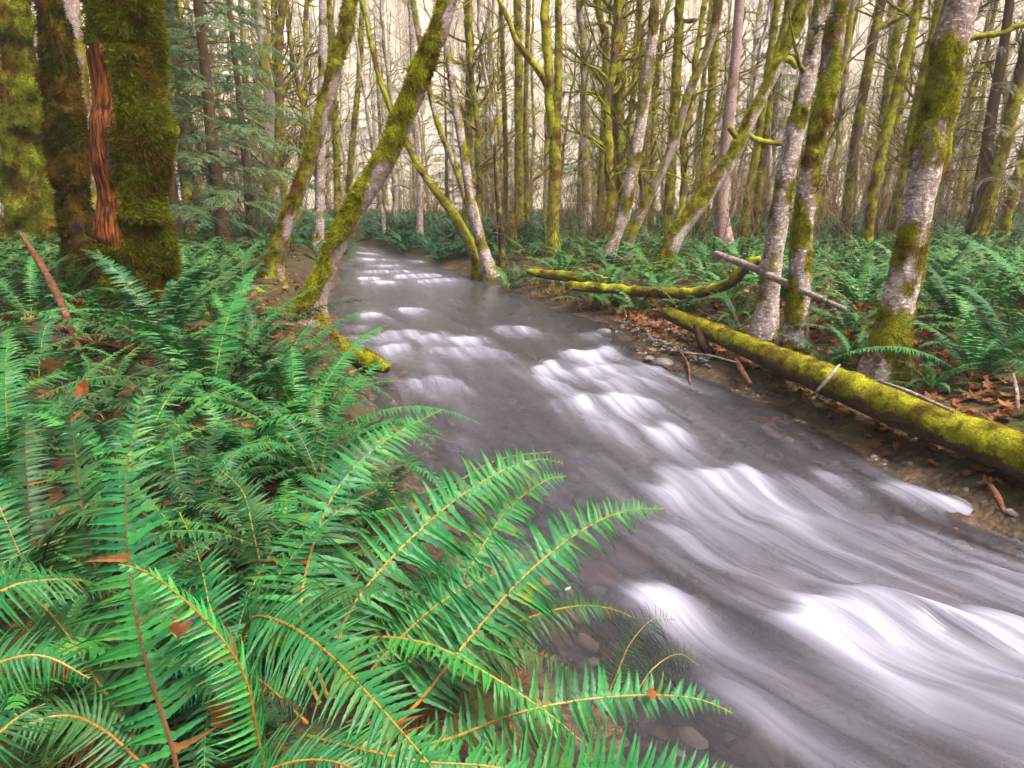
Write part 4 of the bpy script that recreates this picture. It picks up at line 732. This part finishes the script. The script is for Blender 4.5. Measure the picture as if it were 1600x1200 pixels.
# the fern carpet under the trees
rng = np.random.default_rng(77)
def far_mesh(seed, nf, L, npx, tm):
    r_ = np.random.default_rng(seed); B = Buf()
    for i in range(nf):
        az = i * 2.4 + r_.normal(0, .3); P, nh = arch(r_, L * r_.uniform(.7, 1.1), az, math.radians(r_.uniform(40, 75)), math.radians(r_.uniform(-50, -5)), 12)
        tube(B, P, .004 * (1.1 - np.linspace(0, 1, 12)), 3, None, 1); add_leaves(B, leaf_frames(P, nh, npx, L * .11, r_), tm, 0)
    return B.mesh('sword_fern', LEAFM, smooth=False)
FARM = [far_mesh(200 + i, 12, .9, 16, LT_FAR) for i in range(5)]
FARS = []
for i in range(4):
    me = FARM[i]; v = np.zeros(len(me.vertices) * 3); me.vertices.foreach_get('co', v); FARS.append(v.reshape(-1, 3))
spots = []
for _ in range(30000):
    if len(spots) >= 1150: break
    px = rng.uniform(-60, 1660); Y = 6.5 * (52 / 6.5) ** (rng.random() ** .75); x = (px - 800) / FPX * Y * 1.02
    a, b = (float(q) for q in edge_d(x, Y)); d_ = max(a, b)
    if d_ < .35 or (b > 0 and Y < 8.5 and d_ < 1.6): continue
    if a > 0 and (Y < 7 or (Y < 14 and d_ < 1.3)): continue
    if b > a and float(fbm(np.array([x * .35, Y * .35, 0]), 31, 2)) > .60 and Y < 22: continue
    if any((x - q[0]) ** 2 + (Y - q[1]) ** 2 < (.12 + .012 * Y) for q in spots): continue
    spots.append((x, Y, b > a))
for _ in range(170):
    Y = rng.uniform(17, 34); x = float(xr(Y)) + .1 + 3.5 * rng.random() if rng.random() < .65 else float(xl(Y)) - .1 - 2.5 * rng.random()
    spots.append((x, Y, x > float(xl(Y))))
spots.sort(key=lambda q: q[1])
CARP = []
for i, (x, Y, rt) in enumerate(spots[:215]):
    p = (x, Y, float(gz(x, Y)) - .03); lab = 'sword fern in the fern carpet under the trees on the right bank' if rt else 'sword fern in the fern carpet under the trees on the left bank'
    o = obj('sword_fern', FARM[i % 5], None, p); CARP.append((o, 800 + x / (Y * math.cos(PITCH) + .4) * FPX, ('nearer' if Y < 10 else 'middling' if Y < 14 else 'farther', 'right' if rt else 'left'))); o.rotation_euler.z = i * 1.9; o.scale = (rng.uniform(.7, 1.1),) * 3
    tag(o, lab, 'fern', 'carpet ferns under the right bank trees' if rt else 'carpet ferns under the left bank trees')
label_all(CARP, lambda k_, lm, sd, o_: f'{k_[0]} carpet fern on the {k_[1]} bank, {o_}{"next" if not o_ else "one"} {sd} of {lm}')
B = Buf(); T4 = []
for i, (x, Y, rt) in enumerate(spots[215:]):
    k_ = i % 4; me = FARM[k_]; 
    if len(T4) < 4:
        for q in range(4):
            tri = []
            for pl in FARM[q].polygons:
                v = list(pl.vertices); tri.append(v[:3])
                if len(v) == 4: tri.append([v[0], v[2], v[3]])
            T4.append(np.array(tri))
    a = rng.random() * 6.28; R_ = np.array([[math.cos(a), math.sin(a), 0], [-math.sin(a), math.cos(a), 0], [0, 0, 1]]) * rng.uniform(.7, 1.2)
    B.add(FARS[k_] @ R_ + np.array([x, Y, float(gz(x, Y)) - .03]), None, T4[k_], 0)
if B.n: tag(obj('fern_carpet', B.mesh('fern_carpet', [M['fern']], smooth=False)), 'far green mass of ferns covering the forest floor', 'ferns', kind='stuff')

# ------------------------------------------------------------------ leaf litter
LFV = np.array([(0, 0, 0), (.25, .30, .04), (.20, .62, .10), (.48, .38, .03), (.62, .62, .10), (.72, .26, .02), (1.05, 0, .12), (.72, -.26, .02), (.62, -.62, .10), (.48, -.38, .03), (.20, -.62, .10), (.25, -.30, .04), (.45, 0, -.03)])
LFT = np.array([(i, (i + 1) % 12, 12) for i in range(12)])
LM = [m_plain('leaf_orange', (.22, .07, .022), (.13, .045, .018), 30, .7, .2, .2, .25), m_plain('leaf_brown', (.20, .085, .035), (.11, .05, .025), 30, .8, .2, .2, .15), m_plain('leaf_tan', (.30, .16, .07), (.20, .10, .045), 30, .7, .2, .2, .2)]
def leafs(n, lo, hi, pick):
    B = Buf(); pk = [q for q in (pick() for _ in range(n)) if q[0] is not None]; gzz = gz(np.array([q[0] for q in pk]), np.array([q[1] for q in pk]))
    for (x, Y), zg in zip(pk, gzz):
        s_ = rng.uniform(lo, hi); a, b_, c_ = rng.random() * 6.28, rng.normal(0, .35), rng.normal(0, .35)
        R_ = np.array(Matrix.Rotation(a, 3, 'Z') @ Matrix.Rotation(b_, 3, 'X') @ Matrix.Rotation(c_, 3, 'Y'))
        V = LFV * np.array([1, rng.uniform(.55, 1), rng.uniform(.3, 2.2)]) * s_
        B.add(V @ R_.T + np.array([x, Y, zg + .012 + rng.random() * .02]), None, LFT, int(rng.choice(3, p=[.25, .58, .17])))
    return B
def pick():
    if rng.random() < .22:
        Y = rng.uniform(3.3, 10); x = float(xr(Y)) + .25 + 3.5 * rng.random() ** 1.3; return (x, Y)
    px = rng.uniform(-100, 1700); Y = rng.uniform(1.2, 4) if rng.random() < .12 else 4 + 15 * rng.random() ** 1.3; x = (px - 800) / FPX * Y * 1.05
    d_ = max(float(q) for q in edge_d(x, Y)); return (x, Y) if d_ > .12 and not (Y < 5 and x < float(xl(Y)) and rng.random() < .7) else (None, None)
tag(obj('leaf_litter', leafs(11000, .045, .10, pick).mesh('leaf_litter', LM, smooth=False)), 'rust and brown fallen leaves strewn over the forest floor', 'leaves', kind='stuff')
B = Buf(); k_ = 0
while k_ < 900:
    p = on_ground(rng.uniform(815, 935), rng.uniform(452, 490)) if k_ % 30 == 0 else p + rng.normal(0, .12, 3) * np.array([1, 1, 0]); k_ += 1
    p[2] = float(gz(p[0], p[1]))
    if p[2] < .03: continue
    d_ = unit(np.array([rng.normal(), rng.normal(), rng.uniform(.05, .9)])); L = rng.uniform(.06, .2); sd = unit(np.cross(d_, [0, 0, 1])) * .005
    B.add([p - sd, p + sd, p + d_ * L + sd * .3, p + d_ * L * 1.05 - sd * .3], [(0, 1, 2, 3)], None, 0)
tag(obj('dry_grass', B.mesh('dry_grass', [m_plain('straw', (.42, .27, .07), (.30, .17, .04), 20, .8, .2, .2, .2)], smooth=False)), 'golden dry straw on the low bank before the mossed log', 'grass', kind='stuff')
FL = [((262, 985), 1.17, .045, 0, 'rust leaf caught on the brown stemmed foreground frond'), ((45, 1120), 1.05, .10, 0, 'big orange leaf low at the left edge'), ((330, 1135), 1.2, .08, 0, 'orange leaf lying in the shade at the bottom left'), ((95, 565), 2.6, .09, 2, 'pale brown curled leaf above the withered frond tip'), ((120, 600), 1.75, .06, 0, 'rust curled leaf hanging on the withered frond tip'), ((812, 905), 1.62, .05, 0, 'tiny orange leaf on the longest foreground frond'), ((1010, 1084), 1.47, .03, 0, 'tiny rust leaf on the low frond at the bottom')]
for (x, y), d_, s_, mi, lab in FL:
    o = obj('fallen_leaf', mesh_np('fallen_leaf', LFV, None, LFT, mats=[LM[mi]], smooth=False), None, tuple(at_depth(x, y, d_))); o.scale = (s_, s_ * .8, s_); o.rotation_euler = (.9, .3, x * .1); tag(o, lab, 'leaf')

# ------------------------------------------------------------------ conifers
M['needle'] = m_fern('conifer_needles', (.085, .165, .085), (.11, .19, .085), (.15, .20, .075), .4)
M['needled'] = m_fern('dead_needles', (.07, .06, .035), (.10, .08, .05), (.05, .06, .03), .2)
def conifer(seed, H, R0, nbr, z0, needle='needle', leafy=1.0):
    rg = np.random.default_rng(seed); Bt = Buf(); Bc = Buf()
    P = np.stack([rg.normal(0, .02, 14).cumsum(), rg.normal(0, .02, 14).cumsum(), np.linspace(-.2, H, 14)], 1); tube(Bt, P, np.linspace(R0, .02, 14), 9, (1, 0, 0), 0, moss=.25)
    for i in range(nbr):
        z = z0 + (H - z0) * (i / nbr) ** 1.0; a = i * 2.4 + rg.normal(0, .3); L = (H - z) * .22 + .5; L *= rg.uniform(.7, 1.15)
        Pb, nh = arch(rg, L, a, math.radians(rg.uniform(0, 18)), math.radians(rg.uniform(-50, -25)), 12); Pb = Pb + np.array([np.interp(z, P[:, 2], P[:, 0]), np.interp(z, P[:, 2], P[:, 1]), z])
        tube(Bc, Pb, .012 * (1.1 - np.linspace(0, 1, 12)), 3, None, 1)
        ns = int(L / .045 * leafy)
        for j in range(ns):
            t = rg.uniform(.12, 1); q = np.array([np.interp(t, np.linspace(0, 1, 12), Pb[:, c]) for c in range(3)]); sd = 1 if j % 2 else -1
            az = a + sd * rg.uniform(.6, 1.1); l2 = L * .32 * (1.15 - t) + .12; Ps, n2 = arch(rg, l2, az, math.radians(rg.uniform(-20, 10)), math.radians(rg.uniform(-75, -35)), 6, .3); Ps = Ps + q
            add_leaves(Bc, leaf_frames(Ps, n2, max(4, int(l2 / .045)), .080, rg, t0=0, wid=.023), LT_FAR, 0)
    return Bt.mesh('trunk', [M['maple']]), Bc.mesh('crown', [M[needle], M['dark']], smooth=False)
CP = [conifer(1, 9, .14, 60, 1.0), conifer(2, 14, .2, 70, 1.5), conifer(3, 10, .16, 60, .8, 'needled', .5)]
def put_conifer(px, Y, sc, i, label, rz=0):
    x = (px - 800) / FPX * (Y * math.cos(PITCH) + .3); t = thing('conifer_tree', label, 'tree', (x, Y, float(gz(x, Y))), 'conifers among the bare trees'); t.rotation_euler.z = rz; t.scale = (sc,) * 3
    obj('trunk', CP[i][0], t); obj('crown', CP[i][1], t)
put_conifer(350, 13.5, 1.0, 0, 'feathery green conifer with drooping sprays right of the huge trunk', .5)
put_conifer(305, 19, 1.05, 1, 'taller conifer half hidden behind the feathery one on the left', 2)
put_conifer(398, 15.5, .8, 0, 'young feathery conifer left of the lean brown trunk', 3.1)
put_conifer(285, 12.5, .7, 0, 'small feathery conifer close right of the huge trunk', 4.4)
put_conifer(1512, 15.5, .95, 2, 'gaunt conifer with dead drooping sprays right of the big alder', 1)
for j, (px, Y, s_, lab) in enumerate([(760, 44, 1.1, 'distant conifer above the bend behind the leaning clump'), (905, 38, .9, 'distant conifer between the forking maple and the sleeved mossy trunk'), (1000, 50, 1.1, 'distant conifer behind the crossing grey trunks'), (1195, 36, 1.0, 'distant conifer behind the gold sleeved leaning trunk'), (1085, 30, .5, 'small young conifer low among the right bank columns'), (700, 36, .6, 'small distant conifer right above the far bend'), (1420, 40, 1.0, 'distant conifer behind the big alder'), (600, 52, 1.0, 'distant conifer between the stout leaning trunk and the bend'), (420, 30, .8, 'distant conifer left of the slim golden leaning trunk')]): put_conifer(px, Y, s_, 1 if j % 2 else 0, lab, j * 1.3)

# ------------------------------------------------------------------ the bare wood behind
def wood_tree(seed, H, r0, nbr, kind, moss):
    rg = np.random.default_rng(seed); Bt = Buf(); Bc = Buf(); n = 40
    P = np.stack([rg.normal(0, .035, n).cumsum(), rg.normal(0, .035, n).cumsum(), np.linspace(-.2, H, n)], 1); R = r0 * (1 - .75 * np.linspace(0, 1, n)) * (1 + .22 * (vnoise(P * 2.5, seed) - .4)); R[0] *= 1.3
    P, R, _ = resample(P, 150, R); R = R * (1 + .45 * moss * (fbm(P * 5, seed, 2) - .4)); n = 150
    G_, D_, th_ = tube_grid(P, R, 9, (1, 0, 0)); mm = np.clip(moss + (fbm(G_ * 3.0, seed + 2, 3) - .5) * 2.6, 0, 1); G_ = G_ + D_ * ((fbm(G_ * 7, seed + 4, 2) - .5) * .5 * r0 * mm)[..., None]
    Bt.add(G_.reshape(-1, 3), grid_quads(n, 9), None, 0, moss=mm.ravel())
    for i in range(nbr):
        t = rg.uniform(.10, .72); k_ = int(t * (n - 1)); a = rg.random() * 6.28; up = rg.uniform(.1, 1.0)
        twigs(Bc, P[k_], unit(np.array([math.cos(a), math.sin(a), up])), rg.uniform(.8, 2.6) * (1.15 - .5 * t), max(R[k_] * .32, .014), 2, rg, max(moss, .45), .35, 1.0)
    return Bt.mesh('trunk', [M[kind]]), Bc.mesh('crown', [M[kind]])
WP = [wood_tree(300 + i, H, r, nb_, kd, ms) for i, (H, r, nb_, kd, ms) in enumerate([(15, .15, 30, 'maple', .8), (17, .13, 26, 'far', .5), (14, .11, 32, 'maple', .65), (18, .17, 26, 'far', .3), (12, .09, 32, 'far', .5), (16, .14, 32, 'maple', .9), (15, .10, 22, 'birch', .1)])]
WOOD = []; done = 0; rng = np.random.default_rng(404); kept = []
ZN = [('left', -1e9, -.19), ('middle', -.19, .16), ('right', .16, 1e9)]
for _ in range(4000):
    if done >= 150: break
    px = rng.uniform(-80, 1680); Y = 15 * (72 / 15) ** (rng.random() ** .8); x = (px - 800) / FPX * Y
    d_ = max(float(q) for q in edge_d(x, Y))
    if d_ < .6 or any((x - a) ** 2 + (Y - b) ** 2 < 1.0 for a, b in kept): continue
    kept.append((x, Y)); i = int(rng.integers(0, 7)); sc = rng.uniform(.8, 1.15)
    near_ = Y < 32; u = (px - 800) / FPX; zone = [z for z, a, b in ZN if a <= u < b][0]
    where = {'left': 'behind the left bank', 'middle': 'beyond the bend of the stream', 'right': 'behind the right bank columns'}[zone]
    lab = ('slim bare tree in the near wood ' if near_ else 'thin pale bare tree deep in the wood ') + where
    t = thing('bare_tree', lab, 'tree', (x, Y, float(gz(x, Y))), ('near' if near_ else 'deep') + ' wood ' + where); WOOD.append((t, px, (['mossy', 'grey', 'slim mossy', 'pale', 'thin grey', 'thickly mossed', 'whitish'][i], 'near' if near_ else 'deep'))); t.rotation_euler = (rng.normal(0, .05), rng.normal(0, .07), rng.random() * 6.28); t.scale = (sc,) * 3
    obj('trunk', WP[i][0], t); obj('crown', WP[i][1], t); done += 1
label_all(WOOD, lambda k_, lm, sd, o_: f'{k_[0]} tree in the {k_[1]} wood, {o_}{"next" if not o_ else "one"} {sd} of {lm}')
# brush of thin stems between the trunks, and the wooded slope, each one mass
B = Buf(); rng = np.random.default_rng(9)
for _ in range(800):
    px = rng.uniform(-60, 1660); Y = 13 * (60 / 13) ** rng.random(); x = (px - 800) / FPX * Y
    if max(float(q) for q in edge_d(x, Y)) < .5: continue
    b0 = np.array([x, Y, float(gz(x, Y)) - .05])
    for q in range(int(rng.integers(2, 5))):
        d_ = unit(np.array([rng.normal(0, .35), rng.normal(0, .35), 1])); L = rng.uniform(.6, 2.6) * (1 + Y * .012); m_ = b0 + d_ * L * .5 + rng.normal(0, .08, 3); e_ = b0 + d_ * L + rng.normal(0, .25, 3)
        r_ = .004 + .00022 * Y; tube(B, [b0, m_, e_], [r_ * 1.4, r_, r_ * .4], 3, None, 0, moss=.2)
        for w_ in range(3):
            s0 = b0 + d_ * L * rng.uniform(.3, .9); tube(B, [s0, s0 + unit(d_ + rng.normal(0, .8, 3)) * L * .35], [r_ * .7, r_ * .3], 3, None, 0, moss=.2)
tag(obj('underbrush', B.mesh('underbrush', [M['brush']])), 'tangle of thin brown stems under the trees', 'brush', kind='stuff')
B = Buf()
VAR = []
for s_ in range(6):
    b_ = Buf(); rg = np.random.default_rng(600 + s_); H = rg.uniform(9, 14); P = np.stack([rg.normal(0, .12, 7).cumsum(), rg.normal(0, .12, 7).cumsum(), np.linspace(-.5, H, 7)], 1); tube(b_, P, np.linspace(.16, .04, 7), 3)
    for q in range(26):
        t = rg.uniform(.2, 1); s0 = np.array([np.interp(t * H, P[:, 2], P[:, c]) for c in range(3)]); a = rg.random() * 6.28; d_ = unit(np.array([math.cos(a), math.sin(a), rg.uniform(.3, 1.3)])); L = rg.uniform(1.0, 3.0)
        tube(b_, [s0, s0 + d_ * L * .5 + rg.normal(0, .1, 3), s0 + d_ * L + np.array([0, 0, .3])], [.05, .04, .015], 3)
    V = np.concatenate(b_.V); Q = np.concatenate(b_.Q); T_ = np.concatenate(b_.T); VAR.append((V, Q, T_))
for _ in range(1300):
    Y = rng.uniform(66, 190); x = rng.uniform(-1, 1) * Y * .95; V, Q, T_ = VAR[int(rng.integers(0, 6))]; a = rng.random() * 6.28
    R_ = np.array([[math.cos(a), math.sin(a), 0], [-math.sin(a), math.cos(a), 0], [0, 0, 1]]) * rng.uniform(.8, 1.4)
    B.add(V @ R_ + np.array([x, Y, float(gz(x, Y))]), Q, T_, 0, moss=.05)
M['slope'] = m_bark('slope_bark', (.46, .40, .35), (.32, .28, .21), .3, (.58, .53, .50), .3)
tag(obj('slope_wood', B.mesh('slope_wood', [M['slope']])), 'pale pinkish mass of bare trees on the slope behind', 'wood', kind='stuff')

# ------------------------------------------------------------------ haze
k = NT('haze'); v_ = k.n('VolumePrincipled'); v_.inputs['Color'].default_value = (.96, .93, .90, 1); v_.inputs['Density'].default_value = .0015; v_.inputs['Anisotropy'].default_value = .2
k.l(v_.outputs[0], k.out.inputs['Volume'])
X_, Y0_, Y1_, Z0_, Z1_ = 380, -9, 236, -2.5, 175
hv = [(-X_, Y0_, Z0_), (X_, Y0_, Z0_), (X_, Y1_, Z0_), (-X_, Y1_, Z0_), (-X_, Y0_, Z1_), (X_, Y0_, Z1_), (X_, Y1_, Z1_), (-X_, Y1_, Z1_)]
hm = mesh_np('haze', hv, [(0, 3, 2, 1), (4, 5, 6, 7), (0, 1, 5, 4), (1, 2, 6, 5), (2, 3, 7, 6), (3, 0, 4, 7)], mats=[k.m], smooth=False)
tag(obj('haze', hm), 'thin pale haze filling the wood', 'haze', kind='stuff')
